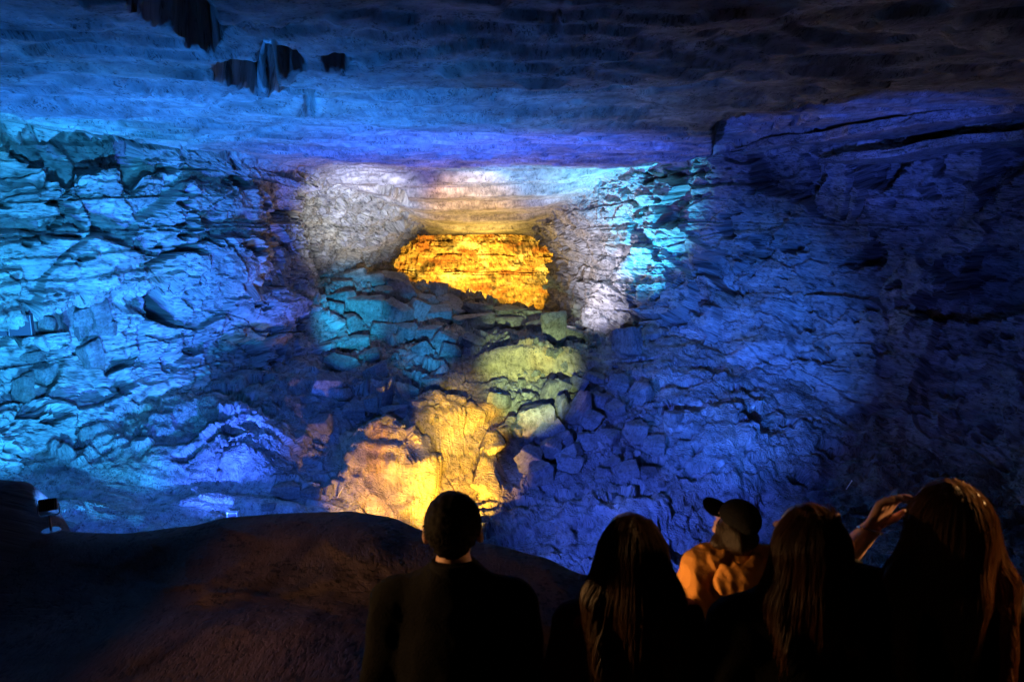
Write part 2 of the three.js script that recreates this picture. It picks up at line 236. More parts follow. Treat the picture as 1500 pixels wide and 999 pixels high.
{
  const base = new Float32Array(NU * NV * 3);
  for (let j = 0; j < NV; j++) {
    const P = sectionAt(rowsZ[j]);
    let arc = 0, ox = 0, oy = 0;
    for (let i = 0; i < NU; i++) {
      const T = colT[i], k = Math.min(KPTS - 2, T | 0), t = T - k, A = P[Math.max(0, k - 1)], B = P[k], C = P[k + 1], D = P[Math.min(KPTS - 1, k + 2)];
      const x = catmull(A[0], B[0], C[0], D[0], t), y = catmull(A[1], B[1], C[1], D[1], t), o = j * NU + i;
      base[o * 3] = x; base[o * 3 + 1] = y; base[o * 3 + 2] = -rowsZ[j];
      if (i) arc += Math.hypot(x - ox, y - oy); ox = x; oy = y; const rf = i >= cL && i < cR; SH.uv[o * 2] = rf ? x : y * 1.1 + 0.15 * x; SH.uv[o * 2 + 1] = rf ? rowsZ[j] : rowsZ[j] * 0.95 + Math.abs(x) * 0.5;
    }
  }
  const pp = [0, 0], mc = [0, 0, 0];
  for (let j = 0; j < NV; j++) for (let i = 0; i < NU; i++) {
    const o = j * NU + i, g = (jj, ii, c) => base[(clamp(jj, 0, NV - 1) * NU + clamp(ii, 0, NU - 1)) * 3 + c];
    const x = base[o * 3], y = base[o * 3 + 1], z = base[o * 3 + 2], depth = -z;
    const e = 6, ux = g(j, i + e, 0) - g(j, i - e, 0), uy = g(j, i + e, 1) - g(j, i - e, 1), vx = g(j + e, i, 0) - g(j - e, i, 0), vy = g(j + e, i, 1) - g(j - e, i, 1), vz = g(j + e, i, 2) - g(j - e, i, 2);
    let nx = uy * vz, ny = -ux * vz, nz = ux * vy - uy * vx; const nl = -1 / (Math.hypot(nx, ny, nz) || 1); nx *= nl; ny *= nl; nz *= nl;  // into the rock is +
    // make sure the normal points away from the axis
    if (nx * (x - 0) + ny * (y - 1.2) < 0 && Math.abs(nz) < 0.8) { nx = -nx; ny = -ny; nz = -nz; }
    const T = colT[i], roof = sstep(9.8, 10.6, T) * (1 - sstep(15.2, 16, T)), left = 1 - sstep(9.5, 10.2, T), right = sstep(15.6, 16.3, T);
    let d = 0;                                              // metres into the rock
    const big = fbm(x * 0.22 + 3, y * 0.3, z * 0.22, 3);
    if (depth > 2 && depth < 42) {
      proj(x, y, z, pp);
      const wy = y + 0.35 * n3(x * 0.12, 0.5, z * 0.12) + 0.08 * n3(x * 0.9, y * 0.9, z * 0.9);
      const inner = sstep(28.6, 30.5, depth);
      const beds = bed(wy) * (0.55 + 0.9 * clamp(0.5 + n3(x * 0.35, y * 0.2, z * 0.35)));
      const rough = fbm(x * 2.3, y * 2.9, z * 2.3, 4), fine = ridge(x * 5, y * 6, z * 5, 2) - 0.5;
      const wall = left + right, patch = sstep(-0.18, 0.12, n3(x * 0.22 + 3, y * 0.55, z * 0.22));
      d += big * 1.0 * wall * (1 - 0.5 * inner) + big * 0.18 * roof;
      d -= wall * beds * (0.11 * patch * (1 - inner) + 0.09 * inner);
      d += wall * (facets(x, y, z, 0.42, 0.55 * (1 - 0.6 * inner), 1.4, 0.25) + facets(x + 11, y, z + 4, 1.25, 0.17, 1.4, 0.3 * patch) + facets(x + 5, y + 3, z, 4.2, 0.03));
      d += rough * 0.10 * wall + fine * 0.03 * wall;
      const pits = sstep(0.1, 0.4, n3(x * 7.5, y * 7.5, z * 7.5) + 0.4 * n3(x * 17, y * 17, z * 17)) * sstep(-0.1, 0.2, n3(x * 0.6 + 5, y * 0.7, z * 0.6)); d += pits * 0.06 * wall;
      const hole = sstep(0.40, 0.50, n3(x * 1.1 + 4, y * 1.7, z * 1.1) + 0.35 * n3(x * 3.7, y * 4.4, z * 3.7) + 0.12 * n3(x * 11, y * 12, z * 11)); d += hole * 0.55 * wall * (1 - 0.5 * inner);
      // roof: thin flakes have come off, leaving low steps with broken edges
      if (roof > 0) {
        const q = (fbm(x * 0.22 + 0.05 * n3(x * 3, 0, z * 3), 2.5, z * 0.34, 4) + 0.02 * fbm(x * 4, 1, z * 4, 2)) * 8, f = Math.floor(q), st = f + sstep(0.4, 0.62, q - f);
        d += roof * (1 - 0.6 * inner) * (st * 0.075 + fbm(x * 0.9, y, z * 1.2, 3) * 0.10 + fbm(x * 3, y, z * 4, 3) * 0.022);
        const w = worley(x * 0.5, 3.3, z * 0.35), cr = 1 - sstep(0, 0.025, w.f2 - w.f1); d += roof * cr * 0.06 * sstep(0, 0.2, n3(x * 0.4, 8, z * 0.4));
      }
      if (T > 9) d += 0; 
      d += carve(PITS, pp[0], pp[1]) + (T > 10 && T < 16.3 ? carve(STEP, pp[0], pp[1]) * (1 - sstep(15.0, 16.2, T)) : 0);
    } else { d += big * 0.5 + facets(x, y, z, 0.75, 0.2); }
    SH.pos[o * 3] = x + nx * d; SH.pos[o * 3 + 1] = y + ny * d; SH.pos[o * 3 + 2] = z + nz * d;
    mineral(x, y, z, mc, left * 1 + right * 1 + roof * 0.5); if (roof > 0) { const st = 1 + roof * (0.9 * fbm(x * 0.5, 3, z * 1.3, 4) + 0.7 * fbm(x * 1.6, 8, z * 5, 3)); for (let c = 0; c < 3; c++) mc[c] *= st; }   // soot and manganese crust line the broken-out hollows
    for (let c = 0; c < 3; c++) SH.col[o * 3 + c] = clamp(mc[c], 0.01, 0.8);
  }
}
const shellGeo = gridGeo(SH.pos, SH.col, NU, NV, SH.uv, false);
const limestone = rockMat('limestone', { bump: 0.06, rep: 0.8 }), roofstone = rockMat('roof limestone', { bump: 0.018, rep: 0.5 });
structure('cave_wall_left', subGrid(shellGeo, NU, 0, mouthRow, 0, cL), limestone);
structure('cave_ceiling', subGrid(shellGeo, NU, 0, mouthRow, cL, cR), roofstone);
structure('cave_wall_right', subGrid(shellGeo, NU, 0, mouthRow, cR, NU - 1), limestone);
structure('passage_wall_left', subGrid(shellGeo, NU, mouthRow, NV - 1, 0, cL, 2), limestone);
structure('passage_ceiling', subGrid(shellGeo, NU, mouthRow, NV - 1, cL, cR, 2), roofstone);
structure('passage_wall_right', subGrid(shellGeo, NU, mouthRow, NV - 1, cR, NU - 1, 2), limestone);
// beds that stand out of the wall under the roof
function ledge(path, thick, out, deepIn) {
  const pts = path.map(([a, b, z]) => at(a, b, z)), curve = new THREE.CatmullRomCurve3(pts), nu = 44, nv = 420, pos = new Float32Array(nu * nv * 3), col = new Float32Array(nu * nv * 3), uv = new Float32Array(nu * nv * 2), p = new THREE.Vector3(), t = new THREE.Vector3(), mc = [0, 0, 0];
  for (let j = 0; j < nv; j++) {
    const s = j / (nv - 1); curve.getPoint(s, p); curve.getTangent(s, t); const l = 1 / Math.hypot(t.x, t.z), nx = -t.z * l, nz = t.x * l, sg = nx > 0 ? 1 : -1, jag = out * (0.25 + 0.75 * sstep(-0.35, 0.3, n3(p.x * 0.5, 3, p.z * 0.5))) + 0.12 * n3(p.x * 2, 5, p.z * 2), ends = sstep(0, 0.12, s);
    for (let i = 0; i < nu; i++) {
      const q = i / (nu - 1) * 3; let a, h;                 // underside, front, top
      if (q < 1.2) { a = lerp(deepIn, 0, q / 1.2); h = 0.05 * (q / 1.2 - 1); } else if (q < 1.9) { a = 0; h = lerp(0, thick, (q - 1.2) / 0.7); } else { a = lerp(0, deepIn, (q - 1.9) / 1.1); h = thick; }
      const wob = 0.10 * fbm(p.x * 2.1 + a, p.y + h * 5, p.z * 2.1, 4) + facets(p.x, p.y + h, p.z + a, 1.4, 0.07, 1.2, 0.3), o = j * nu + i, off = a - jag * ends + wob;
      pos.set([p.x + nx * sg * off, p.y + h * (0.5 + 0.5 * ends) + 0.06 * fbm(p.x * 1.4, a * 1.4, p.z * 1.4, 3), p.z + nz * sg * off], o * 3); uv.set([h + a, s * curve.getLength()], o * 2); mineral(p.x + a, p.y + h * 3, p.z, mc, 0.8); col.set(mc.map((v) => clamp(v, 0.02, 0.8)), o * 3);
    }
  }
  structure('wall_ledge', gridGeo(pos, col, nu, nv, uv, false), limestone);
}
ledge([[1070, 225, 25.9], [1150, 215, 24.3], [1230, 205, 22.7], [1330, 191, 21], [1440, 173, 19.5], [1540, 158, 18], [1660, 140, 16.6]], 0.3, 0.75, 1.6);
ledge([[1200, 238, 23.4], [1300, 232, 21.8], [1400, 214, 20.4], [1500, 205, 19], [1640, 190, 17]], 0.25, 0.3, 1.6);
// nearest shell point seen at a photo pixel (for things that rest against the walls)
function hitShell(px, py, zmin = 6, zmax = 40) {
  let best = 1e9, bo = 0; const q = [0, 0];
  for (let j = 0; j < NV; j += 2) { if (rowsZ[j] < zmin || rowsZ[j] > zmax) continue; for (let i = 0; i < NU; i += 2) { const o = (j * NU + i) * 3; proj(SH.pos[o], SH.pos[o + 1], SH.pos[o + 2], q); const e = (q[0] - px) ** 2 + (q[1] - py) ** 2; if (e < best) { best = e; bo = o; } } }
  return new THREE.Vector3(SH.pos[bo], SH.pos[bo + 1], SH.pos[bo + 2]);
}
// the rock behind the camera, closing the chamber
{
  const nu = 30, nv = 20, pos = new Float32Array(nu * nv * 3), col = new Float32Array(nu * nv * 3), uv = new Float32Array(nu * nv * 2), mc = [0, 0, 0];
  for (let j = 0; j < nv; j++) for (let i = 0; i < nu; i++) { const o = j * nu + i, x = lerp(-9, 9, i / (nu - 1)), y = lerp(-2, 6.5, j / (nv - 1)); pos.set([x, y, 6.6 + fbm(x * 0.5, y * 0.5, 4, 4) * 0.6], o * 3); mineral(x, y, 6, mc); col.set(mc, o * 3); uv.set([x, y], o * 2); }
  structure('cave_wall_rear', gridGeo(pos, col, nu, nv, uv, true), limestone);
}
// the back wall of the passage: ochre flowstone over bedded rock
{
  const nu = 340, nv = 240, pos = new Float32Array(nu * nv * 3), col = new Float32Array(nu * nv * 3), uv = new Float32Array(nu * nv * 2);
  for (let j = 0; j < nv; j++) for (let i = 0; i < nu; i++) {
    const o = j * nu + i, x = lerp(-10, 5, i / (nu - 1)), y = lerp(-5.5, 3.4, j / (nv - 1)), yy = y + 0.12 * n3(x * 0.7, y, 4) + 0.05 * x * 0.4;
    let d = bed(yy * 0.8 + 3) * 0.10 * (0.4 + sstep(-0.1, 0.2, n3(x * 0.6, y * 0.5, 21))) + fbm(x * 0.5, y * 0.7, 9, 3) * 0.7 + facets(x * 1.2, y * 1.2, 4, 1.1, 0.1);
    const drape = sstep(-0.05, 0.15, n3(x * 0.5 + 2, y * 0.9, 6)); d += drape * (ridge(x * 3.2, y * 0.7, 2, 3) - 0.5) * 0.34;   // curtains of flowstone
    d += (ridge(x * 5, y * 3.4, 12, 3) - 0.5) * 0.16;
    pos.set([x, y, -46.4 + d - 0.12 * (x + 3) * 0.2], o * 3); uv.set([x, y], o * 2);
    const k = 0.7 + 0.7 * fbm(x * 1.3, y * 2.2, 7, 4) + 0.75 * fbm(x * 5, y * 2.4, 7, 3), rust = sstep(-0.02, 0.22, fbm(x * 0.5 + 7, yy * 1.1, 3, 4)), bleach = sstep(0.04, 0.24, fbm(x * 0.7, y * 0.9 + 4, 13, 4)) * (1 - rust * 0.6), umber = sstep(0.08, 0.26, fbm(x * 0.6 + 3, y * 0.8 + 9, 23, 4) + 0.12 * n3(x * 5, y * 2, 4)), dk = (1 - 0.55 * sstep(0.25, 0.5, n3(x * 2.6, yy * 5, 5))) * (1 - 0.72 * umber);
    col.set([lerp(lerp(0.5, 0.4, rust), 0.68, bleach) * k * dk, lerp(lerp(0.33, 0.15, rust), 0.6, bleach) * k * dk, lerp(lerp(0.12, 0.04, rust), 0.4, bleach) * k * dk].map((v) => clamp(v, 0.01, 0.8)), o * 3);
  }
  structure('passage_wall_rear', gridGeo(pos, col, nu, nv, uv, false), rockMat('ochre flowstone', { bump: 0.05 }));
}

// ---------------------------------------------------------------- the floor beyond the bank: a terrain through measured points (photo pixel, distance)
const deep = (d) => (d < 22.4 ? 22.4 - (22.4 - d) * 0.55 : d);
const FLOOR_PTS = [
  [480, 398, 33], [560, 408, 35.5], [620, 420, 37], [690, 434, 37.5], [750, 446, 37.5], [805, 458, 37.5], [840, 470, 35], 
  [490, 445, 30], [560, 458, 31], [640, 470, 32], [720, 480, 32], [800, 482, 31], [850, 498, 29], [880, 512, 27.8],
  [470, 500, 27.3], [560, 505, 27.5], [640, 512, 27], [700, 520, 26.2], [780, 506, 27.3], [860, 516, 26.5],
  [740, 560, 24.4], [790, 560, 24.4], [840, 545, 25.2], [600, 560, 23.8], [520, 570, 22.5], [450, 560, 22.3], [650, 570, 23.4],
  [600, 612, 20.6], [540, 640, 19.2], [480, 690, 16.8], [520, 720, 15.6], [560, 760, 14.6], [430, 650, 17.6], [380, 690, 15.4],
  [745, 600, 22.2], [705, 635, 20.4], [672, 668, 18.7], [664, 710, 17], [640, 770, 15.0],
  [760, 650, 19.6], [740, 700, 17.4], [720, 748, 15.6],
  [800, 605, 21.6], [860, 570, 23.6], [910, 525, 25.6], [870, 640, 19.8], [950, 480, 27.6],
  [960, 600, 21.4], [1050, 600, 20.6], [900, 700, 16.8], [1000, 700, 16.4], [1120, 700, 15.6], [1200, 800, 12.6], [900, 800, 13.1], [1030, 830, 12], [760, 800, 13.4], [850, 850, 11.6], [1000, 540, 24],
  [300, 660, 15.6], [330, 600, 18.2], [250, 705, 13.6],
  [100, 742, 11.2], [250, 738, 11.7], [400, 735, 12.6], [480, 752, 12.4], [200, 775, 10.4], [350, 775, 10.6], [20, 760, 10.6],
].map(([a, b, c]) => at(a, b, deep(c)));
for (const [x, y, z] of [[-6, -3.6, 42], [-2, -3.7, 42], [2, -3.7, 42], [-6, -3.8, 46], [2, -3.8, 46], [-10, -4.5, 8], [-5, -5, 8], [0, -5.6, 8], [6, -5.8, 8], [11, -6, 10], [9, -5.8, 15], [-10, -4.4, 13]]) FLOOR_PTS.push(new THREE.Vector3(x, y, -z));
const RBF = (() => {
  const n = FLOOR_PTS.length, phi = (a, b) => Math.sqrt((a.x - b.x) ** 2 + (a.z - b.z) ** 2 + 0.3), M = [];
  for (let i = 0; i < n; i++) { M.push([]); for (let j = 0; j < n; j++) M[i].push(phi(FLOOR_PTS[i], FLOOR_PTS[j])); M[i].push(1, FLOOR_PTS[i].y + 2.5); }
  M.push([...Array(n).fill(1), 0, 0]); const N = n + 1;
  for (let c = 0; c < N; c++) { let p = c; for (let r = c + 1; r < N; r++) if (Math.abs(M[r][c]) > Math.abs(M[p][c])) p = r; [M[c], M[p]] = [M[p], M[c]]; for (let r = 0; r < N; r++) if (r !== c) { const f = M[r][c] / M[c][c]; if (f) for (let k = c; k <= N; k++) M[r][k] -= f * M[c][k]; } }
  const w = M.map((r, i) => r[N] / r[i]);
  return (x, z) => { let s = w[n] - 2.5; for (let i = 0; i < n; i++) s += w[i] * Math.sqrt((x - FLOOR_PTS[i].x) ** 2 + (z - FLOOR_PTS[i].z) ** 2 + 0.3); return s; };
})();
const GULLY = [[745, 592, 22.4, 0.4], [706, 630, 20.5, 0.6], [674, 664, 18.9, 0.66], [666, 700, 17.4, 0.56], [660, 735, 16.2, 0.5], [630, 785, 14.6, 0.7]].map(([a, b, c, w]) => { const p = at(a, b, deep(c)); return [p.x, p.z, w]; });
function gullyDist(x, z) { let best = 9, w = 0.5; for (let i = 0; i < GULLY.length - 1; i++) { const [ax, az, aw] = GULLY[i], [bx, bz, bw] = GULLY[i + 1], ex = bx - ax, ez = bz - az, t = clamp(((x - ax) * ex + (z - az) * ez) / (ex * ex + ez * ez)), d = Math.hypot(x - ax - ex * t, z - az - ez * t); if (d < best) { best = d; w = lerp(aw, bw, t); } } return best / w; }
const MOUNDS = [[570, 700, 17.6, 1.35, 1.3, 1.15], [520, 735, 15.8, 0.8, 0.8, 0.5], [600, 600, 21, 1.6, 1.2, 0.35], [718, 695, 17.8, 0.5, 1.1, 0.75], [745, 640, 20.2, 0.5, 0.8, 0.3], [785, 535, 25.4, 2.3, 0.9, 0.8], [660, 600, 21.6, 0.9, 0.6, 0.4], [870, 760, 14.5, 2.2, 1.2, 0.4], [1040, 640, 18.8, 1.6, 1.4, 0.5], [360, 640, 16.5, 1.6, 1.4, 0.6]].map(([a, b, c, rx, rz, h]) => { const p = at(a, b, deep(c)); return [p.x, p.z, rx, rz * 0.75, h]; });
const CLAY = [[590, 670, 18, 2.0, 3.4], [700, 660, 19, 1.4, 3.5], [785, 540, 25.4, 2.6, 1.5], [650, 600, 21.4, 1.6, 1.6]].map(([a, b, c, rx, rz]) => { const p = at(a, b, deep(c)); return [p.x, p.z, rx * 1.2, rz * 0.75]; });
const SLAB = [[110, 750, 11.2, 2.6, 1.9], [280, 750, 11.6, 2.8, 1.9], [430, 748, 12.2, 2, 1.5]].map(([a, b, c, rx, rz]) => { const p = at(a, b, deep(c)); return [p.x, p.z, rx * 1.25, rz]; });
const inside = (L, x, z) => { let m = 0; for (const [cx, cz, rx, rz] of L) m = Math.max(m, 1 - Math.hypot((x - cx) / rx, (z - cz) / rz)); return m; };
const rbfCache = new Map();
function floorBase(x, z) {
  let h = RBF(x, z);
  for (const [cx, cz, rx, rz, hh] of MOUNDS) { const q = ((x - cx) / rx) ** 2 + ((z - cz) / rz) ** 2; if (q < 1.6) h += hh * (1 - sstep(0.35, 1.25, Math.sqrt(q) + 0.12 * n3(x * 1.3, 6, z * 1.3))); }
  const gx = x + 0.12 * n3(x * 2, 1, z * 2), g = gullyDist(gx, z); h -= (0.3 + 0.5 * (1 - sstep(20, 21.4, -z))) * (1 - sstep(0.8, 1.2, g));
  return h;
}
const FLOORMIX = { clay: 0, slab: 0 };
function floorDetail(x, y, z) {
  const n = 0.25 * n3(x * 0.9, 4, z * 0.9), clay = FLOORMIX.clay = sstep(0.0, 0.3, inside(CLAY, x, z) + n), slab = FLOORMIX.slab = sstep(0, 0.25, inside(SLAB, x, z) + n * 0.6), rub = 1 - Math.max(clay, slab);
  const far = sstep(26, 29, -z), near = 1 - sstep(19, 20.6, -z);
  let d = fbm(x * 0.8, y * 0.8, z * 0.8, 3) * 0.3 * rub;
  const chunk = sstep(0.36, 0.44, n3(x * 0.9, y * 0.9, z * 1.3) + 0.3 * n3(x * 3, y * 3, z * 4)); d -= rub * chunk * 0.35;
  const stony = clamp(0.35 + far + sstep(-0.1, 0.25, n3(x * 0.5 + 2, 3, z * 0.5)) * 0.5, 0, 1);
  d -= rub * (facets(x, y, z, 0.9, 0.3 * stony * (1 - 0.5 * near), 1.2, 0.3) + facets(x + 3, y, z + 9, 2.4, 0.12 * stony, 1.2, 0.4) + facets(x, y, z, 6, 0.03));
  d += rub * fbm(x * 4, y * 4, z * 4, 4) * 0.09;
  if (near > 0) { const q = (fbm(x * 0.3 + z * 0.16, 2.5, z * 0.55 - x * 0.1, 3)) * 6.5, f = Math.floor(q); d += rub * near * (f + sstep(0.35, 0.48, q - f)) * 0.17; }
  if (clay > 0) {
    const g = gullyDist(x, z), w = worley(x * 2.7, 0.4, z * 2.0), crack = 1 - sstep(0.01, 0.07, w.f2 - w.f1);
    const bedOf = 1 - sstep(0.7, 1.05, g);
    d += clay * (1 - 0.8 * bedOf) * (fbm(x * 1.1, y * 1.1 + 7, z * 1.1, 4) * 0.34 - facets(x, y, z, 0.7, 0.20, 1.2, 0.35) - facets(x, y, z, 2.4, 0.045, 1.2, 0.5) + fbm(x * 5, y * 5, z * 5, 3) * 0.05);
    d -= clay * crack * 0.10 * (1 - sstep(0.9, 1.3, g));
  }
  if (slab > 0) { const q = fbm(x * 0.4 - z * 0.1, 9.5, z * 0.9, 3) * 7, f = Math.floor(q); d += slab * ((f + sstep(0.38, 0.52, q - f)) * 0.08 + fbm(x * 2.5, y * 2.5, z * 2.5, 4) * 0.05); }
  return d;
}
const floorH = (x, z) => { const h = floorBase(x, z); return h + floorDetail(x, h, z); };
{
  const nu = 600, zr = []; for (let i = 0; i < 40; i++) zr.push(lerp(7.4, 14, i / 40)); for (let i = 0; i < 460; i++) zr.push(lerp(14, 41, (i / 460) ** 1.15)); for (let i = 0; i <= 20; i++) zr.push(lerp(41, 47, i / 20));
  const nv = zr.length, pos = new Float32Array(nu * nv * 3), col = new Float32Array(nu * nv * 3), uv = new Float32Array(nu * nv * 2), mc = [0, 0, 0], base = new Float32Array(nu * nv);
  const X = (i) => { const t = i / (nu - 1) * 2 - 1; return t * (0.62 + 0.38 * t * t) * 13.5; };
  for (let j = 0; j < nv; j++) for (let i = 0; i < nu; i++) base[j * nu + i] = floorBase(X(i), -zr[j]);
  for (let j = 0; j < nv; j++) for (let i = 0; i < nu; i++) {
    const o = j * nu + i, x = X(i), z = -zr[j], y = base[o], d = floorDetail(x, y, z), { clay, slab } = FLOORMIX;
    const i0 = Math.max(0, i - 3), i1 = Math.min(nu - 1, i + 3), j0 = Math.max(0, j - 3), j1 = Math.min(nv - 1, j + 3);
    let nx = -(base[j * nu + i1] - base[j * nu + i0]) / (X(i1) - X(i0)), nz = -(base[j1 * nu + i] - base[j0 * nu + i]) / (-zr[j1] + zr[j0]); const l = 1 / Math.hypot(nx, 1, nz);
    pos.set([x + nx * l * d, y + l * d, z + nz * l * d], o * 3); uv.set([x + 0.7 * y, zr[j] + 1.4 * y], o * 2);
    mineral(x, y, z, mc, 0.8); const k = mc[1] / LIME[1], dust = 0.72;
    const cl = [0.50 * k, 0.40 * k, 0.26 * k], rust = sstep(0.05, 0.3, fbm(x * 0.6, 4, z * 0.6, 3)); cl[1] *= 1 - 0.22 * rust; cl[2] *= 1 - 0.4 * rust;
    for (let c = 0; c < 3; c++) col[o * 3 + c] = clamp(lerp(lerp(mc[c] * dust, mc[c] * 1.05, slab), cl[c], clay), 0.01, 0.8);
  }
  structure('cave_floor', gridGeo(pos, col, nu, nv, uv, false), rockMat('floor rock', { bump: 0.07, rep: 0.9 }));
}
function hitFloor(px, py, z0 = 8, z1 = 40) {
  let prev = z0; for (let d = z0; d < z1; d += 0.1) { const p = at(px, py, d); if (p.y < floorBase(p.x, p.z)) { let a = prev, b = d; for (let k = 0; k < 12; k++) { const m = (a + b) / 2, q = at(px, py, m); if (q.y < floorBase(q.x, q.z)) b = m; else a = m; } return at(px, py, b); } prev = d; }
  return at(px, py, z1);
}

// ---------------------------------------------------------------- the spectators' floor and the clay bank in front of it
const CREST = [[-700, 700], [-200, 705], [-70, 712], [0, 718], [26, 745], [48, 790], [160, 792], [250, 784], [320, 770], [420, 764], [500, 761], [560, 770], [612, 790], [660, 800], [720, 812], [790, 830], [860, 858], [960, 880], [1100, 890], [1300, 885], [1480, 850], [1600, 830], [2100, 820]].map(([a, b]) => at(a, b, 5.3));
function crestH(x) { let i = 0; while (i < CREST.length - 2 && CREST[i + 1].x < x) i++; const t = clamp((x - CREST[i].x) / (CREST[i + 1].x - CREST[i].x)); return lerp(CREST[i].y, CREST[i + 1].y, t * t * (3 - 2 * t) * 0.5 + t * 0.5); }
const bankH = (x, d) => { const c = crestH(x); return d > 5.3 ? c - 0.12 * (d - 5.3) - 6.4 * sstep(5.5, 8.3, d) : c; };
{
  const nu = 420, nv = 190, pos = new Float32Array(nu * nv * 3), col = new Float32Array(nu * nv * 3), uv = new Float32Array(nu * nv * 2);
  for (let j = 0; j < nv; j++) for (let i = 0; i < nu; i++) {
    const o = j * nu + i, x = lerp(-12, 12, i / (nu - 1)), d = lerp(2.9, 8.4, j / (nv - 1)), c = crestH(x), e = d + 0.16 * n3(x * 0.8, 3, 2);
    const face = sstep(3.25, 4.35, e), over = sstep(4.3, 5.3, e);
    let y = lerp(-0.02, c - 0.16, face) + 0.16 * over; if (e > 5.3) y = c - 0.12 * (e - 5.3) - 6.4 * sstep(5.5, 8.3, e);
    const k = face * (1 - 0.6 * over), dd = k * (fbm(x * 0.9, y * 1.1, d * 0.9, 4) * 0.26 + facets(x, y, d, 0.9, 0.05, 1, 0.1) + fbm(x * 5, y * 5, d * 5, 3) * 0.03);
    pos.set([x, y + dd * 0.6, -d + dd * 0.8], o * 3); uv.set([x + 0.6 * y, d + 1.4 * y], o * 2);
    const m = 0.8 + 0.8 * fbm(x * 1.7, y * 2, d * 1.7, 4), t = sstep(-0.1, 0.3, fbm(x * 0.6, y, d * 0.6, 3));
    col.set([0.20 * m, lerp(0.115, 0.13, t) * m, lerp(0.075, 0.10, t) * m], o * 3);
  }
  structure('earth_bank', gridGeo(pos, col, nu, nv, uv, false), rockMat('brown clay', { bump: 0.015, rep: 0.8 }));
  const fl = new THREE.PlaneGeometry(24, 10.4, 60, 40); fl.rotateX(-Math.PI / 2); fl.translate(0, 0, 1.8); const fp = fl.attributes.position, fc = new Float32Array(fp.count * 3);
  for (let i = 0; i < fp.count; i++) { const x = fp.getX(i), z = fp.getZ(i), m = 0.8 + 0.5 * fbm(x, 2, z, 4); fp.setY(i, 0); fc.set([0.16 * m, 0.13 * m, 0.11 * m], i * 3); }
  fl.setAttribute('color', new THREE.BufferAttribute(fc, 3)); fl.computeVertexNormals(); const fu = fl.attributes.uv; for (let i = 0; i < fp.count; i++) fu.setXY(i, fp.getX(i), fp.getZ(i));
  structure('viewing_floor', fl, rockMat('trodden earth', { bump: 0.01, rep: 1.5 }));
}
// ---------------------------------------------------------------- boulders: angular blocks cut by random planes, each one a thing
function boulderGeo(seed, sx, sy, sz, slabby = 0, detail = 7) {
  const r = rng(seed), planes = [];
  for (const [x, y, z] of [[1, 0, 0], [-1, 0, 0], [0, 1, 0], [0, -1, 0], [0, 0, 1], [0, 0, -1]]) planes.push([new THREE.Vector3(x + (r() - 0.5) * 0.5, y + (r() - 0.5) * 0.4, z + (r() - 0.5) * 0.5).normalize(), 0.55 + r() * 0.3]);
  for (let i = 0; i < 7; i++) planes.push([new THREE.Vector3(r() * 2 - 1, r() * 2 - 1, r() * 2 - 1).normalize(), 0.66 + r() * 0.3]);
  let g = mergeVertices((() => { const q = new THREE.IcosahedronGeometry(1, detail); q.deleteAttribute('uv'); q.deleteAttribute('normal'); return q; })(), 1e-4);
  const p = g.attributes.position, v = new THREE.Vector3(), n = p.count, col = new Float32Array(n * 3), mc = [0, 0, 0];
  for (let i = 0; i < n; i++) {
    v.fromBufferAttribute(p, i).normalize(); let d = 1.25;
    for (const [q, w] of planes) { const c = v.dot(q); if (c > 0.05) d = Math.min(d, w / c); }
    d *= 1 + 0.16 * fbm(v.x * 2.0 + seed, v.y * 2.0, v.z * 2.0, 5) + 0.035 * (ridge(v.x * 3 + seed, v.y * 4, v.z * 3, 2) - 0.5);
    v.multiplyScalar(d); mineral(v.x + seed * 3, v.y, v.z, mc, 0.8); col.set(mc.map((c) => clamp(c * 0.62, 0.02, 0.7)), i * 3);
    p.setXYZ(i, v.x * sx, v.y * sy, v.z * sz);
  }
  g.setAttribute('color', new THREE.BufferAttribute(col, 3)); g = toCreasedNormals(g, 0.45);
  const P = g.attributes.position, N = g.attributes.normal, uv = new Float32Array(P.count * 2);
  for (let i = 0; i < P.count; i++) { const ax = Math.abs(N.getX(i)), ay = Math.abs(N.getY(i)), az = Math.abs(N.getZ(i)); uv.set(ax > ay && ax > az ? [P.getY(i), P.getZ(i)] : ay > az ? [P.getX(i), P.getZ(i)] : [P.getX(i), P.getY(i)], i * 2); }
  g.setAttribute('uv', new THREE.BufferAttribute(uv, 2)); return g;
}
const BLOCKS = []; for (let i = 0; i < 7; i++) BLOCKS.push(boulderGeo(101 + i * 7, 0.66, 0.66, 0.66, 0, 8));
const boulderMat = rockMat('boulder limestone', { bump: 0.03, rep: 1.6, col: 0.6 });
let boulderCount = 0;
function boulder(label, group, place, w, h, dep, roll, sink = 0.25, yaw) {
  const k = boulderCount++, o = shade(new THREE.Mesh(BLOCKS[k % 7], boulderMat)), r = rng(500 + k); o.name = numbered('boulder'); scene.add(o); tag(o, label, 'boulder', group);
  o.position.copy(place); o.position.y += h * (0.5 - sink); o.scale.set(w, h, dep); o.rotation.set((r() - 0.5) * 0.7, yaw ?? (r() - 0.5) * 1.6, roll + (r() - 0.5) * 0.25); return o;
}
function rubble(label, group, list, zmin) {              // [pixel x, pixel y of its middle, width and height in pixels, roll in degrees]
  for (const [x, y, w, h, roll = 0, name] of list) { const q = hitFloor(x, y + h * 0.45, zmin ?? 12, 40), s = -q.z / F; boulder(name ?? label, name ? undefined : group, q, w * s * 1.06, h * s * 1.1, (w + h) * 0.5 * s, -roll * Math.PI / 180); }
}
